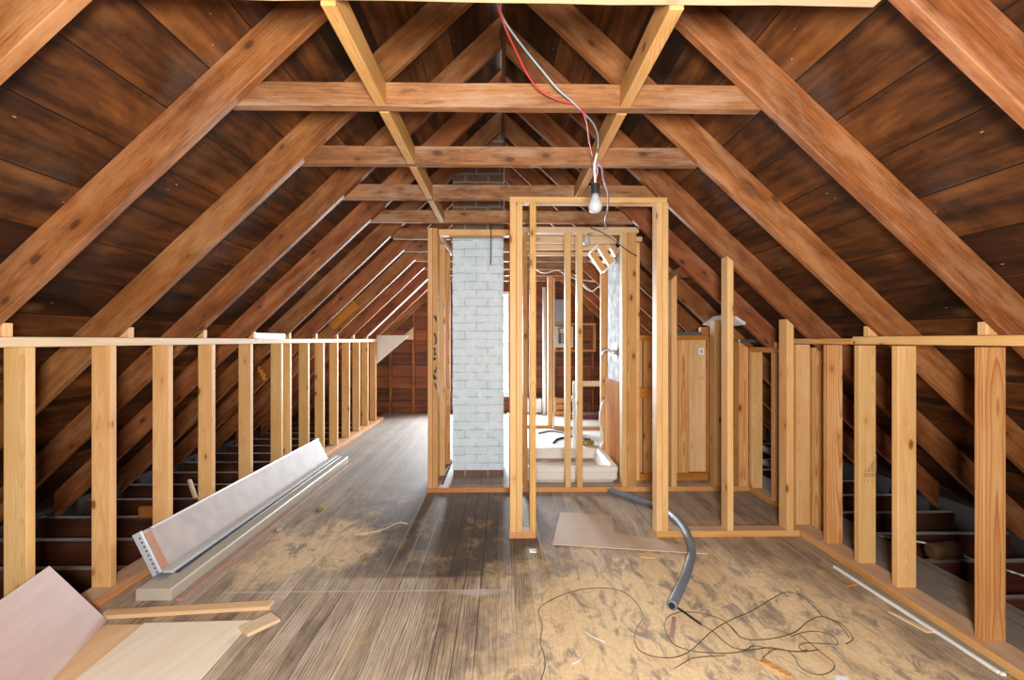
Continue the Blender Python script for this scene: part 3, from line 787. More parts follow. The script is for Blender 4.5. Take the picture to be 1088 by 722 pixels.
for q in range(len(f)):
    j = (q + 1) % len(f); bm.faces.new((f[q], f[j], g2[j], g2[q]))
bm.faces.new(f[::-1]); bm.faces.new(g2)
mk('dusty_tray_floor', bm, 'traydirt', st_)['label'] = 'beige dusty floor of the tray'
bm = lathe([(0.035, 0.0), (0.035, 0.003), (0.02, 0.004), (0, 0.0035)], (TX0 + 0.25, TY1 - 0.2, 0.0492), seg=20)
mk('drain', bm, 'chrome', st_)
# right-hand bathroom wall
BX = 1.05
rw = thing('bathroom_side_wall', 'stud wall on the right of the shower, partly boarded white', 'stud wall', (BX + 0.03, 4.9, 0))
board('bottom_plate', 'plate', BX + 0.006, BX + 0.094, 3.952, 5.27, 0, 0.038, rw)
board('top_plate', 'lath', BX + 0.006, BX + 0.094, 3.952, 5.27, 2.035, 2.073, rw)
for y in (4.03, 4.42, 4.82, 5.22):
    board('stud', 'new', BX + 0.006, BX + 0.094, y, y + 0.038, 0.038, 2.035, rw)
mk('wall_board', boxbm(BX - 0.008, BX + 0.005, 4.28, 4.80, 0.84, 2.0), 'smear', rw)['label'] = 'smeared white wall board'
bm, m = lum((BX - 0.001, 4.62, 0.04), (BX - 0.001, 4.62, 0.835), 0.62, 0.011, (0, 1, 0), bev=0)
mk('plywood_patch', bm, 'patch', rw, m)['label'] = 'orange plywood patch below the white board'
# shower valve on the white board
vz = ZA(374, 4.36)
vp = PX(654.5, 374, BX - 0.009)
sv = thing('shower_valve', 'chrome shower valve with lever handle on the white wall board', 'shower valve', vp)
mk('escutcheon', lathe([(0.085, 0.0), (0.085, 0.004), (0.06, 0.012), (0.03, 0.016), (0.03, 0.035), (0, 0.036)], vp, (-1, 0, 0), 28), 'chrome', sv, smooth=False)
mk('lever', tube([vp + Vector((-0.03, 0, 0.0)), vp + Vector((-0.075, 0, 0.022)), vp + Vector((-0.115, 0, 0.012)), vp + Vector((-0.135, 0, -0.03))], 0.014, 10, 6), 'chrome', sv, smooth=True)
# ceiling joists over the bathroom
for i, y in enumerate((4.24, 4.55, 4.88)):
    o = board('ceiling_joist', 'lath', 0.07, 1.0, y, y + 0.038, 2.075, 2.163)
    tag(o, f'pale ceiling joist over the shower, {ORD[i]} behind the partition', 'joist', 'ceiling joists over the bathroom')
# white-edged ladder frame sloping above the shower
Yl = 4.45
A, B, C_, D_ = P(627, 268, 4.5), P(647, 247, 4.5), P(661, 270, 4.5), P(641, 289, 4.5)
ld = thing('strapping_frame', 'small white edged wooden ladder frame sloping above the shower', 'wooden frame', (A + C_) / 2)
n_ = Vector((0, 1, 0))
for a, b in ((A, B), (C_, D_)):
    bm, m = lum(a, b, 0.05, 0.02, n_); mk('side_rail', bm, 'white', ld, m)
for f in (0.1, 0.5, 0.9):
    a = A.lerp(B, f); b = D_.lerp(C_, f)
    bm, m = lum(a + n_ * 0.052, b + n_ * 0.052, 0.05, 0.05, n_); s_ = mk('slat', bm, 'new', ld, m)
    off = (A - B).normalized() * 0.03
    bm, m = lum(a + n_ * 0.052 + off, b + n_ * 0.052 + off, 0.052, 0.009, n_); mk('white_edge', bm, 'white', s_, m)
# third partition
YT = 6.6
tx = lambda px: XA(px, YT)
tp = thing('rear_partition', 'far stud partition on the white floor behind the shower', 'stud wall', (tx(600), YT, 0.012))
board('bottom_plate', 'plate', 0.10, tx(587.4), YT, YT + DD, 0.012, 0.05, tp)
board('bottom_plate', 'plate', tx(587.6), 1.6, YT - 0.12, YT - 0.12 + DD, 0.012, 0.05, tp)
board('stud', 'new', tx(582.2), tx(587.4), YT, YT + DD, 0.05, ZA(293, YT), tp)
board('stud', 'lath', tx(587.5), tx(588.3), YT - 0.12, YT - 0.12 + DD, 0.05, ZA(296, YT), tp)
board('stud', 'new', tx(652), tx(657), YT - 0.12, YT - 0.12 + DD, 0.05, ZA(310, YT), tp)
# pipes, boards and boxes further back
o = mk('vent_pipe', tube([(XA(578.6, 7.8), 7.8, 0.013), (XA(578.6, 7.8), 7.8, ZA(305, 7.8))], 0.035, 16, 1), 'white', smooth=True)
tag(o, 'slim white vent pipe standing on the floor near the far gable', 'pipe')
pa = P(611, 460, 5.25)
sp = thing('supply_pipe', 'white pipe with a fitting standing behind the shower studs', 'pipe', (pa.x, 5.25, 0.012))
mk('pipe', tube([(pa.x, 5.25, 0.012), (pa.x, 5.25, 0.70), (pa.x + 0.015, 5.25, 0.755), (pa.x + 0.05, 5.25, 0.78)], 0.026, 12, 6), 'white', sp, smooth=True)
mk('fitting', lathe([(0.036, 0), (0.04, 0.01), (0.04, 0.05), (0.03, 0.06)], (pa.x, 5.25, 0.55), seg=16), 'white', sp)
a = P(617, 407.5, 5.215)
o = board('rail_board', 'lath', a.x, BX - 0.002, 5.225, 5.25, ZA(410.5, 5.215), ZA(404.8, 5.215)); tag(o, 'pale horizontal board fixed to the studs right of the white pipe', 'board')
# electrical panel in its wood frame on the gable
pf = thing('panel_frame', 'square wooden frame fixed to the brown far gable wall', 'wooden frame', (XA(610, 8.0), 8.03, ZA(373, 8.0)))
x0, x1, z0, z1 = XA(588, 8.0), XA(633, 8.0), ZA(373.5, 8.0), ZA(343, 8.0)
for q in ((x0, x1, z1 - 0.038, z1), (x0, x1, z0, z0 + 0.038), (x0, x0 + 0.038, z0 + 0.039, z1 - 0.039), (x1 - 0.038, x1, z0 + 0.039, z1 - 0.039)):
    board('frame_rail', 'fir', q[0], q[1], 7.985, 8.028, q[2], q[3], pf)
x0, x1, z0, z1 = XA(589, 7.97), XA(609, 7.97), ZA(369, 7.97), ZA(346.5, 7.97)
eb = thing('electrical_panel', 'open white electrical panel with dark breakers in the wooden frame', 'electrical panel', ((x0 + x1) / 2, 7.97, z0))
mk('back_box', boxbm(x0, x1, 7.95, 7.984, z0, z1, bev=0.004), 'panelwhite', eb)
wbx = x1 - x0; hbx = z1 - z0
for a, b in ((0.2, 0.36), (0.42, 0.58)):
    bm = bmesh.new()
    for i in range(7):
        addbox(bm, x0 + wbx * a, x0 + wbx * b, 7.925, 7.949, z0 + hbx * (0.2 + i * 0.07), z0 + hbx * (0.255 + i * 0.07))
    mk('breaker_row', bm, 'socket', eb)
bm = tube([(x0 + wbx * .28, 7.94, z0 + hbx * .7), (x0 + wbx * .2, 7.935, z0 + hbx * .88), (x0 + wbx * .45, 7.935, z0 + hbx * .93), (x0 + wbx * .8, 7.935, z0 + hbx * .86), (x0 + wbx * .82, 7.935, z0 + hbx * .5)], 0.008, 6, 8)
mk('panel_wires', bm, 'blackw', eb, smooth=True)
x0, x1, z0, z1 = XA(588.5, 8.0), XA(601.5, 8.0), ZA(342.5, 8.0), ZA(318, 8.0)
gp = thing('meter_cabinet', 'flat grey steel cabinet above the electrical panel on the far gable', 'cabinet', ((x0 + x1) / 2, 8.03, z0))
mk('cabinet_body', boxbm(x0, x1, 7.99, 8.098, z0, z1, bev=0.005), 'boxgrey', gp)
mk('cabinet_door', boxbm(x0 + 0.03, x1 - 0.03, 7.98, 7.9895, z0 + 0.04, z1 - 0.04, bev=0.003), 'boxgrey', gp)
x0, x1, z0, z1 = XA(556, 7.9), XA(581, 7.9) - 0.04, 0.14, ZA(423, 7.9)
x1 = min(x1, 0.62)
hb = thing('baseboard_heater', 'long low white heater box at the foot of the far gable', 'heater', ((x0 + x1) / 2, 7.95, 0.012))
mk('heater_body', boxbm(x0, x1, 7.86, 8.02, 0.03, z1, bev=0.008), 'white', hb)
mk('heater_foot', boxbm(x0 + 0.02, x1 - 0.02, 7.89, 8.0, 0.012, 0.03), 'socket', hb)
# maroon cloth strips and a wooden crate at the back
a = F(625, 443.5); o = mk('cloth_roll', tube([(0.95, 7.35, 0.045), (1.25, 7.33, 0.045), (1.75, 7.36, 0.045)], 0.032, 10, 6), 'maroon', smooth=True)
tag(o, 'dull maroon cloth roll lying on the white floor far back', 'cloth roll')
cr = thing('wooden_crate', 'small low wooden crate in front of the far gable wall', 'crate', (XA(595, 7.7), 7.7, 0.012))
xa, xb = XA(589, 7.7), XA(603, 7.7)
for z in (0.02, 0.12, 0.22): board('crate_slat', 'fir', xa, xb, 7.62, 7.638, z, z + 0.08, cr)
for x in (xa, xb - 0.03): board('crate_post', 'new', x, x + 0.03, 7.6385, 7.67, 0.012, 0.31, cr)
# clutter on the bathroom floor
def loose(name, pts, r, mat, label, cat, z=0.02, seg=6, n=10):
    o = mk(name, tube(pts, r, seg, n), mat, smooth=True); return tag(o, label, cat)
ff = lambda l, z: [F(x, y, z) for x, y in l]
loose('floor_cable', ff([(572, 460), (585, 457.5), (600, 460), (612, 464), (624, 466)], 0.022), 0.011, 'hose', 'grey cable curving across the white floor near the rear partition', 'cable')
loose('floor_cable', ff([(588, 470), (592, 466.5), (602, 464), (614, 462.5)], 0.022), 0.012, 'blackw', 'short dark cable curled on the white floor behind the tray', 'cable')
loose('white_hose', [P(638, 475, 5.15) , P(641, 466, 5.16), P(637.5, 446, 5.17), P(639, 432, 5.18), P(642, 424, 5.2)], 0.011, 'whitew', 'white hose hanging from the side wall to the floor', 'hose')
a = F(623, 473.5)
tl = thing('tape_measure', 'small black and yellow tool resting on the floor behind shower tray', 'tool', (a.x, a.y, 0.012))
mk('tool_body', boxbm(a.x - 0.06, a.x + 0.09, a.y - 0.03, a.y + 0.03, 0.012, 0.065, bev=0.012), 'yellowtool', tl)
mk('tool_grip', boxbm(a.x - 0.03, a.x + 0.05, a.y - 0.022, a.y + 0.022, 0.066, 0.085, bev=0.006), 'socket', tl)
# white wires looping below the far ties
loose('ceiling_wire', [P(569, 286, 6.2), P(578, 290, 6.2), P(592, 287, 6.2), P(600, 291, 6.2), P(612, 296, 6.0), P(632, 299, 5.8)], 0.007, 'whitew', 'white wire sagging under the far ties, upper of two', 'wire')
loose('ceiling_wire', [P(619, 302, 5.3), P(624, 307, 5.3), P(630, 309, 5.3), P(636, 304.5, 5.3), P(641, 308, 5.3)], 0.008, 'whitew', 'white wire looped beside the bathroom side wall studs', 'wire')

# ------------------------------------------------------------------ low closet wall at the right
YC = 4.16
qx = lambda px: XA(px, YC)
cl = thing('plywood_wall', 'low wall of plywood and studs behind the right partition', 'stud wall', (qx(715), YC, 0))
board('bottom_rail', 'patch', qx(664), qx(766), YC, YC + 0.06, 0.0, ZA(503.5, YC), cl)
board('top_rail', 'patch', qx(664), qx(761), YC, YC + 0.06, ZA(361, YC), ZA(356, YC), cl)
zb, ztp = ZA(503.2, YC), ZA(361.2, YC)
for a, b, m in ((666, 676, 'new'), (676.3, 681, 'fir'), (684, 693, 'fir'), (713, 720.5, 'lath'), (721, 732.6, 'fir'), (752.4, 759.6, 'fir')):
    board('stud', m, qx(a), qx(b), YC + 0.004, YC + 0.055, zb, ztp, cl)
board('cross_rail', 'patch', qx(666), qx(693), YC - 0.034, YC + 0.003, ZA(422.5, YC), ZA(411, YC), cl)
bm, m = lum((qx(712.5), YC + 0.068, 0.03), (qx(712.5), YC + 0.068, ztp + 0.02), qx(762) - qx(663), 0.012, (1, 0, 0), bev=0)
bk = mk('plywood_sheet', bm, 'ply_old', cl, m)
bm = bmesh.new(); xa, xb = qx(745), qx(750.6)
mk('outlet', boxbm(xa, xb, YC + 0.05, YC + 0.0615, ZA(377, YC), ZA(369.5, YC), bev=0.002), 'white', bk)
mk('outlet_slot', boxbm((xa + xb) / 2 - 0.006, (xa + xb) / 2 + 0.006, YC + 0.046, YC + 0.0497, ZA(375, YC), ZA(371.6, YC)), 'hose', bk)
mk('paper_sticker', boxbm(qx(744), qx(751.5), YC + 0.0595, YC + 0.0617, ZA(404.5, YC), ZA(400.5, YC)), 'lath', bk)['label'] = 'pale torn sticker'
o = board('shelf_board', 'sill', qx(719.5), qx(744.5), YC + 0.001, YC + 0.07, ZA(355.9, YC), ZA(352.2, YC)); tag(o, 'dark grey board lying on top of the plywood wall', 'board')
o = board('wood_block', 'orange', qx(745.2), qx(757.5), YC + 0.002, YC + 0.06, ZA(355.9, YC), ZA(347, YC), axis='x'); tag(o, 'short orange wood block on top of the plywood wall', 'wood block')
# scraps tucked among the right rafters
def slope_sheet(name, mat, pxs, zf, off, th, label, cat):
    """A sheet lying on the right slope plane, `off` above the rafter undersides; corners from the picture."""
    pts = []
    nrm = Vector((SR, 0, 1)).normalized()
    for px, py in pxs:
        d = ray(px, py); o0 = Vector((0, 0, H))
        # plane: z = HR - SR*x + off
        k = (HR + off - H) / (d.z + SR * d.x); pts.append(o0 + d * k)
    o = mk(name, prism(pts, nrm * th), mat); return tag(o, label, cat), pts
slope_sheet('insulation_sheet', 'insul', [(746, 345), (757, 337.5), (772, 335.5), (781, 338), (791, 345), (770, 347)], zr, -0.036, 0.02, 'white insulation scrap wedged between right rafters above the plywood wall', 'insulation')
slope_sheet('wood_patch', 'rafter', [(711, 291), (721, 284.5), (733, 293.5), (717, 297)], zr, 0.05, 0.015, 'small reddish wood patch between right rafters beside door frame', 'board')
o = board('ledger_scrap', 'sill', 1.985, 2.32, 4.00, 4.05, 1.20, 1.225); tag(o, 'grey board scrap above the short knee wall at right', 'board')

# ------------------------------------------------------------------ white scraps at the end of the left knee wall
ya = 7.22
dp = mk('drywall_offcut', prism([P(400.5, 356, ya), P(434.5, 356, ya), P(432, 358.6, ya), P(400.5, 386, ya)], (0, 0.016, 0)), 'gyp')
tag(dp, 'white triangular drywall offcut at the end of left knee wall', 'drywall')
dp = mk('drywall_offcut', prism([P(425, 360.6, 8.02), P(439.4, 360.6, 8.02), P(439.4, 347, 8.02)], (0, 0.009, 0)), 'lath')
tag(dp, 'small pale triangular board on the far gable beside left slope', 'drywall')
a, b = PX(273.5, 357, -1.93), PX(307, 357, -1.93)
o = mk('foam_block', boxbm(-1.955, -1.885, 3.70, 4.205, PZ1, PZ1 + 0.042, bev=0.006), 'white'); tag(o, 'white foam block lying on top of the left knee wall', 'foam block')
# white strip along a far left rafter
kk = 8; yw = rafter_y(kk)
bm, m = lum((-1.86, yw + 0.01, zl(1.86) - 0.014), (-0.75, yw + 0.01, zl(0.75) - 0.014), 0.05, 0.014, (0, 1, 0))
o = mk('white_batten', bm, 'white', None, m); tag(o, 'white painted batten along a far left rafter', 'batten')

# ------------------------------------------------------------------ pile along the left knee wall
# leaning hardboard-faced panel
pl = thing('leaning_panel', 'long grey pink panel leaning on edge against the left knee wall', 'panel', (-1.80, 3.7, 0))
ya, yb = 2.475, 4.82
xb0, xt0, zb0, zt0 = -1.745, -1.842, 0.05, 0.245
nrm = Vector((zt0 - zb0, 0, xb0 - xt0)).normalized()      # faces the room and up
pb, pt = Vector((xb0, 0, zb0)), Vector((xt0, 0, zt0))
def strip(f0, f1, y0, y1, d0, d1):
    a = pb.lerp(pt, f0) + nrm * d0; b = pb.lerp(pt, f1) + nrm * d0
    c = pb.lerp(pt, f1) + nrm * d1; d = pb.lerp(pt, f0) + nrm * d1
    return prism([Vector((q.x, y0, q.z)) for q in (a, b, c, d)], (0, y1 - y0, 0))
mk('panel_face', strip(-0.22, 1.0, ya + 0.0, yb, -0.012, 0.0), 'hard', pl)
mk('panel_edge_strip', strip(0.95, 1.0, ya + 0.07, yb, 0.0005, 0.006), 'vinylgrey', pl)
mk('panel_end', strip(0.0, 0.92, ya + 0.012, ya + 0.062, 0.0005, 0.004), 'orange', pl)['label'] = 'raw orange wood end'
bm = bmesh.new()
bms = strip(-0.1, 1.02, ya - 0.016, ya - 0.001, -0.03, 0.012)
ms = mk('metal_corner_strip', bms, 'zinc', pl); ms['label'] = 'perforated galvanized corner strip'
bm = bmesh.new()
for i in range(9):
    f = 0.0 + i * 0.11
    q = pb.lerp(pt, f)
    addbox(bm, q.x - 0.004, q.x + 0.004, ya - 0.0175, ya - 0.0165, q.z - 0.004, q.z + 0.004)
mk('punched_hole', bm, 'hole', ms)
# beige vinyl channel
vc = thing('vinyl_channel', 'long beige vinyl window channel lying beside the leaning panel', 'window channel', (-1.64, 3.5, 0))
yc0, yc1 = 2.285, 4.86
prof = [(-1.722, 0.0), (-1.556, 0.0), (-1.556, 0.05), (-1.562, 0.056), (-1.716, 0.056), (-1.722, 0.05)]
mk('channel_body', prism([Vector((x, yc0, z)) for x, z in prof], (0, yc1 - yc0, 0), bev=0.0015), 'beige', vc)
mk('gasket', prism([Vector((x, yc0 + 0.16, z)) for x, z in ((-1.650, 0.0565), (-1.622, 0.0565), (-1.624, 0.06), (-1.648, 0.06))], (0, yc1 - yc0 - 0.17, 0)), 'navy', vc)['label'] = 'dark blue gasket line'
mk('rail', prism([Vector((x, yc0 + 0.15, z)) for x, z in ((-1.70, 0.0565), (-1.655, 0.0565), (-1.658, 0.07), (-1.697, 0.07))], (0, yc1 - yc0 - 0.16, 0)), 'vinylgrey', vc)['label'] = 'pale grey rail'
mk('end_block', boxbm(-1.715, -1.645, yc0 + 0.1, yc0 + 0.145, 0.0545, 0.062, bev=0.002), 'hose', vc)
o = board('trim_strip', 'ply_pink', -1.535, -1.50, 2.28, 4.75, 0.0, 0.012, axis='y', bev=0.001); o.name = 'wood_strip'; tag(o, 'thin pinkish wood strip on the floor along the beige channel', 'wood strip')

# ------------------------------------------------------------------ plywood in the left foreground
c1 = Vector((-1.712, 2.115, 0.008)); c2 = Vector((-1.84, 1.985, 0.306)); d = Vector((0.07, -0.26, 0)).normalized()
c3, c4 = c2 + d * 0.72, c1 + d * 0.72
nn = (c2 - c1).cross(d).normalized()
if nn.x < 0: nn = -nn
bm = prism([c1, c2, c3, c4], -nn * 0.006)
o = mk('plywood_sheet', bm, 'ply_pink', None, frame(c1, c4, c2 - c1)); tag(o, 'pinkish plywood sheet tilted up against the knee wall, left corner', 'plywood')
sh = lambda x0, x1, y0, y1, z0, z1: boxbm(x0, x1, y0, y1, z0, z1)
o = mk('plywood_sheet', sh(-1.70, -1.30, 0.95, 2.088, 0.0, 0.005), 'ply_tan', None, Matrix.Translation((-1.5, 1.0, 0)) @ Matrix.Rotation(math.pi / 2, 4, 'Z')); tag(o, 'tan plywood sheet on the floor under the cream sheet', 'plywood')
pts = [Vector((x, y, 0.0056)) for x, y in ((-1.535, 2.087), (-1.085, 2.10), (-1.075, 0.95), (-1.50, 0.95))]
o = mk('plywood_sheet', prism(pts, (0, 0, 0.006)), 'ply_cream', None, Matrix.Translation((-1.3, 1.0, 0.006)) @ Matrix.Rotation(math.radians(78), 4, 'Z')); tag(o, 'cream plywood sheet lying flat in the bottom left foreground', 'plywood')
a, b = F(107, 654, 0.01), F(288, 643.5, 0.01)
bm, m = lum(a, b, 0.058, 0.018, (0, 1, 0)); bm.transform(Matrix.Translation((0, 0.01, 0))); 
o = mk('wood_lath', bm, 'ply_tan', None, m); tag(o, 'long pale lath on the floor behind the plywood sheets', 'lath')
a, b = F(258, 671, 0.0225), F(293, 655, 0.0225)
bm, m = lum(a, b, 0.085, 0.016, (0, 1, 0)); o = mk('wood_offcut', bm, 'lath', None, m); tag(o, 'short pale wood offcut at the corner of the cream sheet', 'wood offcut')

# ------------------------------------------------------------------ floor in front of the door frame
pts = [F(x, y, 0.0) for x, y in ((595.5, 544.5), (650.5, 547.5), (652.5, 566.5), (700, 574), (722, 579), (752, 588.5), (587, 578.5))]
o = mk('hardboard_sheet', prism(pts, (0, 0, 0.005)), 'hardtan', None, Matrix.Translation((0.3, 2.9, 0)) @ Matrix.Rotation(0.05, 4, 'Z')); tag(o, 'L shaped tan hardboard sheet on the floor in the doorway', 'hardboard')
# grey hose
hr = 0.0225
hp = [F(648, 521, hr) + Vector((0, 0.02, 0)), F(668, 527, hr), F(690, 534, hr), F(704, 540, 0.04), F(716, 549, 0.068), F(726, 560, 0.068), F(733, 574, 0.05), F(735, 588, hr), F(730, 608, hr), F(722, 626, hr), F(714, 643, hr)]
gh = thing('grey_hose', 'grey flexible hose curling out from behind the door frame', 'hose', F(714, 643, 0))
path = spline(hp, 16)
mk('hose_tube', tube(path, hr - 0.001, 16, 1, ribs=0.0012), 'hose', gh, smooth=True)
dv = (path[-1] - path[-2]).normalized()
mk('hose_mouth', lathe([(0.0145, 0.0), (0.0145, 0.0012), (0, 0.0013)], path[-1] + dv * 0.0002, dv, 16), 'hole', gh)['label'] = 'dark open mouth'
# thin wire on the floor: two tangles
def wire(pxs, label, mat='wire', r=0.0018, z=0.003):
    pts = [F(x, y, z + (i % 3) * 0.001) for i, (x, y) in enumerate(pxs)]
    o = mk('floor_wire', tube(pts, r, 6, 8), mat, smooth=True); return tag(o, label, 'wire')
wire([(573, 728), (579, 708), (578, 695), (574, 682), (576, 664), (572, 650), (576, 643), (588, 636), (602, 630), (620, 625.5), (640, 624.3), (658, 627), (672, 635), (681, 648), (683, 656),
      (676, 668), (674, 680), (680, 691), (694, 697), (712, 698.5), (724, 696), (735, 690), (748, 678), (757, 670), (775, 659), (800, 648), (820, 636), (835, 629), (850, 632), (862, 641), (874, 654),
      (892, 661), (903, 672), (906, 679), (899, 684)], 'long thin wire looping across the middle of the floor')
wire([(774, 663), (782, 672), (790, 678), (805, 679.5), (826, 677), (845, 671), (856, 662), (866, 656), (876, 655), (888, 660), (898, 670), (902, 677)], 'thin wire arching through the tangle at lower right')
wire([(724, 649.5), (712, 653.5), (706.5, 661), (708, 673), (716, 684), (732, 690.5), (750, 693), (775, 693.5), (800, 690), (820, 688), (845, 692), (858, 690)], 'round loop of thin wire just below the hose mouth')
wire([(724, 649.5), (745, 651), (765, 657), (775, 664), (783, 672)], 'short bowed wire between hose mouth and tangle')
wire([(745, 663), (758, 671), (768, 680), (780, 688), (793, 689.5), (800, 686), (812, 687.5), (830, 690), (852, 692), (870, 690)], 'thin wire crossing the tangle from the black lead')
wire([(840, 676), (856, 671), (872, 671), (886, 676), (890, 684), (880, 684), (865, 683), (854, 683), (849, 687), (856, 693)], 'small oval wire coil in the tangle', r=0.0015)
wire([(850, 674), (862, 684), (874, 694), (885, 703), (886, 710), (876, 716), (862, 715), (850, 708), (844, 697), (836, 691), (822, 690), (810, 699)], 'thin wire hooking below the oval coil', r=0.0015)
wire([(870, 683), (888, 686), (896, 695), (897, 704)], 'short grey wire at the right of the coil', 'bluew', 0.0018)
wire([(716, 710), (730, 702), (738, 698.5), (770, 696)], 'straight wire end below the round loop', r=0.0015)
wire([(720, 645.5), (728, 651), (745, 663)], 'thick black lead beside the hose mouth', 'blackw', 0.0045, 0.005)
# right hand strips
gs = thing('trim_channel', 'grey trim strip with a white edge along the right knee wall', 'trim strip', (1.82, 2.2, 0))
ga, gb = F(886, 600.5, 0.01), F(1062, 713, 0.01)
bm, m = lum(ga + Vector((0.0295, 0, -0.005)), gb + Vector((0.0285, 0, -0.005)), 0.042, 0.009, (1, 0, 0)); mk('grey_strip', bm, 'strip', gs, m)['label'] = 'grey beige strip'
bm, m = lum(ga + Vector((0, 0, -0.004)), gb + Vector((0, 0, -0.004)), 0.013, 0.012, (1, 0, 0), bev=0.002, seg=8, jit=0.001); mk('white_edge', bm, 'white', gs, m)['label'] = 'white edge'
bm, m = lum(F(1062.5, 715, 0.006), F(1069, 716.5, 0.006), 0.012, 0.011, (0, 1, 0)); mk('white_tail', bm, 'white', gs, m)
def chip(pxs, h, mat, label, cat, name, z=0.0):
    o = mk(name, prism([F(x, y, z) for x, y in pxs], (0, 0, h)), mat); return tag(o, label, cat)
chip([(944, 650), (952, 653), (992, 672), (984, 672)], 0.006, 'lath', 'pale splinter beside the white edged strip at right', 'splinter', 'wood_splinter')
chip([(806, 703), (812, 701), (842, 717), (838, 720)], 0.006, 'fir', 'orange wood splinter under the wire tangle', 'splinter', 'wood_splinter')
chip([(887, 718), (901, 719.5), (902, 724), (889, 723)], 0.004, 'white', 'small white scrap at the bottom edge of the floor', 'scrap', 'paper_scrap')
chip([(714, 655), (718.5, 656), (716, 679), (711.5, 678)], 0.003, 'ply_pink', 'thin pinkish strip inside the round wire loop', 'splinter', 'wood_splinter')
chip([(897, 622), (910, 619), (911, 621), (899, 624)], 0.005, 'fir', 'tiny orange chip on the floor by the right strip', 'splinter', 'wood_splinter')
chip([(336, 541), (340, 539.5), (344, 542), (340, 544)], 0.01, 'yellowtool', 'small yellow chip on the dark floor left of centre', 'scrap', 'plastic_chip')
chip([(293, 561), (298, 559.5), (300, 563), (294, 564)], 0.014, 'hard', 'small pinkish lump on the floor by the thin strip', 'scrap', 'plaster_lump')
chip([(562, 584), (570, 583.5), (570, 587), (563, 587)], 0.006, 'white', 'small white chip beside the left foot of door frame', 'scrap', 'plaster_lump')
chip([(677, 588), (690, 587), (700, 590), (695, 593), (680, 592)], 0.004, 'ply_tan', 'thin tan flake in front of the L shaped sheet', 'scrap', 'wood_flake')
loose('curved_sliver', [F(377, 567.5, 0.008), F(395, 565, 0.01), F(410, 561, 0.012), F(423, 555, 0.02), F(433, 556, 0.014)], 0.004, 'lath', 'thin curved pale sliver on the dark floor patch', 'splinter')
loose('curved_sliver', [F(608, 705, 0.003), F(616, 700.5, 0.004), F(621, 693, 0.003)], 0.0022, 'whitew', 'short curved white sliver inside the left wire loop', 'splinter')
loose('curved_sliver', [F(620, 670, 0.003), F(632, 677, 0.004), F(643, 681.5, 0.003)], 0.0022, 'whitew', 'straight white sliver inside the left wire loop', 'splinter')

# ------------------------------------------------------------------ bulbs and wires
def hanging_bulb(px, y_sock, y_neck, y_bot, Y, label, wmat):
    s = Y / FPX
    top = P(px, y_sock, Y); bot = P(px, y_bot, Y); nk = P(px, y_neck, Y)
    t = thing('hanging_bulb', label, 'light bulb', bot, 'bare bulbs on cords')
    L = nk.z - bot.z; r = L * 0.37
    pr = [(0, 0), (r * .5, L * .035), (r * .85, L * .15), (r, L * .35), (r * .96, L * .48), (r * .78, L * .66), (r * .56, L * .82), (r * .46, L)]
    mk('glass_bulb', lathe(pr, bot, seg=28), 'bulb', t, smooth=True)
    hs = top.z - nk.z
    mk('lamp_socket', lathe([(r * .52, 0), (r * .56, hs * .05), (r * .56, hs * .5), (r * .62, hs * .55), (r * .6, hs * .85), (r * .3, hs)], nk, seg=20), 'socket', t)
    return t, top
b1, t1 = hanging_bulb(632.5, 194.5, 206, 226.5, 2.30, 'bare white bulb hanging in front of the door frame header', 'whitew')
q = lambda px, py: P(px, py, 2.30)
mk('lamp_cord', tube([t1 + Vector((0, 0, -0.005)), q(632.2, 188), q(631.5, 176), q(634, 163)], 0.006, 8, 8), 'whitew', b1, smooth=True)
mk('lamp_cord', tube([q(632.9, 190) , q(634.8, 181), q(631.6, 172), q(635, 160)], 0.005, 8, 8), 'mauvew', b1, smooth=True)
b2, t2 = hanging_bulb(623.2, 240, 249.5, 260.5, 3.97, 'second bare bulb hanging in the bathroom behind the studs', 'blackw')
mk('lamp_cord', tube([t2 + Vector((0, 0, -0.005)), t2 + Vector((0.03, 0.0, 0.07)), Vector((t2.x + 0.05, 3.97, 2.17))], 0.005, 8, 6), 'blackw', b2, smooth=True)
def hang(pp, r, mat, label):
    o = mk('hanging_wire', tube([P(*a) for a in pp], r, 8, 10), mat, smooth=True); return tag(o, label, 'wire')
hang([(527, -6, 1.30), (531, 12, 1.40), (538, 32, 1.52), (550, 58, 1.66), (561, 80, 1.74), (575, 97, 1.79), (596, 107, 1.81), (612, 111, 1.825), (620.5, 122, 1.86), (624, 133, 1.95), (626, 149, 2.12), (630, 166, 2.31)], 0.0034, 'redw', 'thin red wire drooping from the top collar tie')
hang([(527, -6, 1.31), (530, 8, 1.40), (539, 27, 1.52), (559, 54, 1.66), (577, 76, 1.74), (593, 95, 1.78), (608, 108, 1.815), (620, 120, 1.86), (631, 132, 1.98), (635.5, 146, 2.14), (635, 161, 2.315)], 0.0034, 'bluew', 'grey blue wire drooping down to the front bulb')
hang([(634, 174, 2.35), (639, 178, 2.36), (641, 190, 2.42), (646, 206, 2.55), (645.5, 222, 2.70), (643, 234, 2.9), (644.5, 243, 3.80)], 0.005, 'mauvew', 'mauve twisted cord hanging past the front header to the bathroom')
hang([(627, 241.5, 3.84), (640, 247, 3.83), (655, 257, 3.82), (668, 267, 3.82), (677, 272, 3.82)], 0.004, 'blackw', 'thin dark wire slanting to the right of the second bulb')
hang([(521.6, 239, 3.80), (521.8, 262, 3.82), (521.2, 281, 3.83)], 0.004, 'blackw', 'short dark cord hanging in front of the painted chimney')

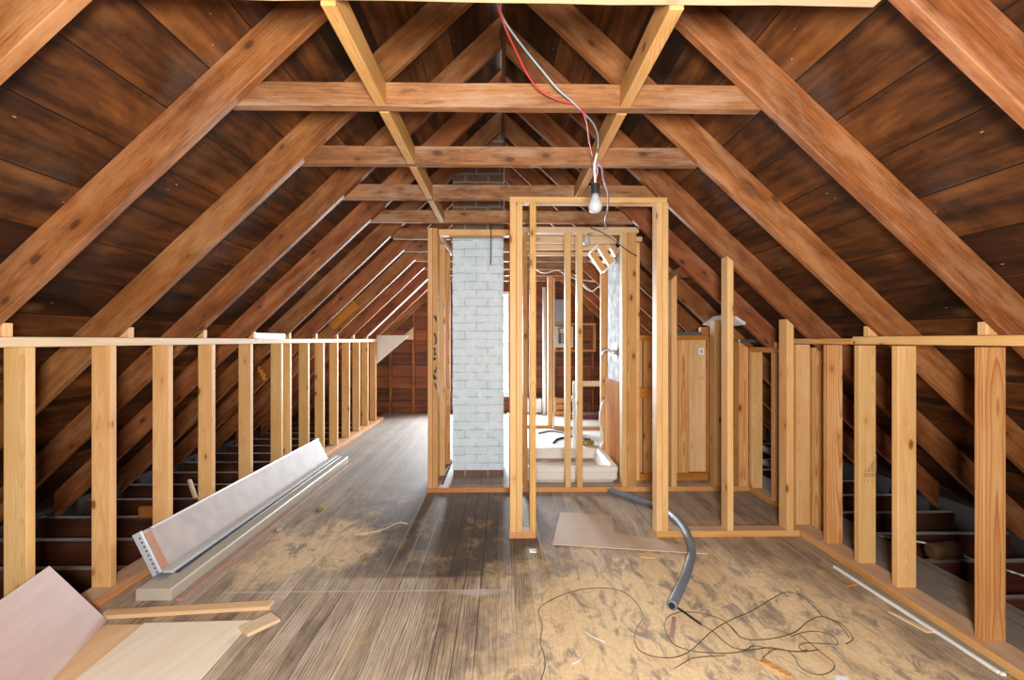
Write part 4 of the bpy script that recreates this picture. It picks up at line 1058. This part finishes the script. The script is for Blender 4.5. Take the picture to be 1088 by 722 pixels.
# ------------------------------------------------------------------ things in the eaves
bm = lathe([(0.03, 0), (0.045, 0.008), (0.05, 0.03), (0.05, 0.17), (0.04, 0.19), (0.032, 0.2), (0.032, 0.215), (0.0, 0.216)], Vector((2.58, 2.76, -0.08 + 0.0505)) + Vector((-0.06, 0.045, 0)), (1, 0.12, 0), 20)
o = mk('glass_jar', bm, 'jar', smooth=False); tag(o, 'dusty brown jar lying on the joists in the right eave', 'jar')
loose('eave_cable', [F(925, 568, -0.06), F(940, 570, -0.06), F(962, 573.5, -0.05), (P(985, 577, 2.9)), P(1010, 585, 2.98), P(1040, 596, 2.98), F(1090, 612, -0.06)], 0.006, 'whitew', 'thin white cable running over joists in the right eave', 'cable')
for pa_, pb_, w_ in (((772, 455), (826, 484), 'upper'), ((772, 471), (826, 498), 'lower')):
    o = mk('grey_pipe', tube([P(*pa_, 4.60), P(*pb_, 4.60)], 0.03, 12, 1), 'insul', smooth=True); tag(o, f'grey pipe slanting down in the right eave, {w_} of two', 'pipe')
# left eave
bp_ = P(154, 528, 3.56)
o = board('wood_block', 'orange', bp_.x - 0.06, bp_.x + 0.07, 3.575, 3.615, -0.079, -0.005, axis='x'); tag(o, 'small orange wood block on a joist in the left eave', 'wood block')
a = F(208, 529, -0.075); bm, m = lum(Vector((a.x, 3.99, -0.075)), Vector((a.x - 0.09, 4.05, 0.06)), 0.035, 0.02, (0, 1, 0))
o = mk('wood_stick', bm, 'lath', None, m); tag(o, 'short stick standing aslant on a joist in the left eave', 'stick')
# yellow foam squiggle on a left rafter
pts = []
yk = rafter_y(5)
for x, y in ((270, 389), (272, 386), (273, 391), (275, 389), (275.5, 395), (278, 393), (278, 399), (280.5, 397), (280, 403), (282.5, 401)):
    pts.append(P(x, y, yk - 0.017))
o = mk('foam_squiggle', tube(pts, 0.014, 8, 5), 'foamyel', smooth=True); tag(o, 'yellow expanding foam squiggle on a dark rafter behind left knee wall', 'foam')
# light block nailed to a far left rafter
yk = rafter_y(6) - 0.022
bm, m = lum(P(350, 345, yk), P(377, 320, yk), 0.15, 0.032, Vector((-0.7, 0, 0.7))); o = mk('wood_block', bm, 'patch', None, m)
tag(o, 'pale orange wood block nailed to a far rafter on the left slope', 'wood block')

# ------------------------------------------------------------------ light
def area(name, loc, rot, sx, sy, energy, col, shape='RECTANGLE'):
    l = bpy.data.lights.new(name, 'AREA'); l.shape = shape; l.size = sx; l.size_y = sy; l.energy = energy; l.color = col
    o = bpy.data.objects.new(name, l); COL.objects.link(o); o.location = loc; o.rotation_euler = rot; return o
area('window_daylight', ((WX0 + WX1) / 2, YG + 0.35, (WZ0 + WZ1) / 2), (math.radians(-90), 0, 0), 1.0, 1.8, 520, (0.86, 0.94, 1.0))
area('camera_flash', (0.05, -0.32, 1.25), (math.radians(90), 0, 0), 0.34, 0.34, 124, (1.0, 0.975, 0.94), 'SQUARE')  # flash just behind the camera, out of view
wd = bpy.data.worlds.new('World'); scene.world = wd; wd.use_nodes = True
bg = wd.node_tree.nodes['Background']; bg.inputs[0].default_value = (0.86, 0.93, 1.0, 1); bg.inputs[1].default_value = 3.0

# ------------------------------------------------------------------ camera and view
cam = bpy.data.cameras.new('camera'); co = bpy.data.objects.new('camera', cam); COL.objects.link(co)
co.location = (0, 0, H); co.rotation_euler = (math.radians(90), 0, -YAW)
cam.sensor_fit = 'HORIZONTAL'; cam.sensor_width = 36.0; cam.lens = FPX * 36 / 1088; cam.clip_start = 0.05
scene.camera = co
vs = scene.view_settings
vs.view_transform = 'Standard'; vs.look = 'None'; vs.gamma = 1.0; vs.exposure = 0.1; vs.use_curve_mapping = False
scene.cycles.max_bounces = 10; scene.cycles.diffuse_bounces = 5
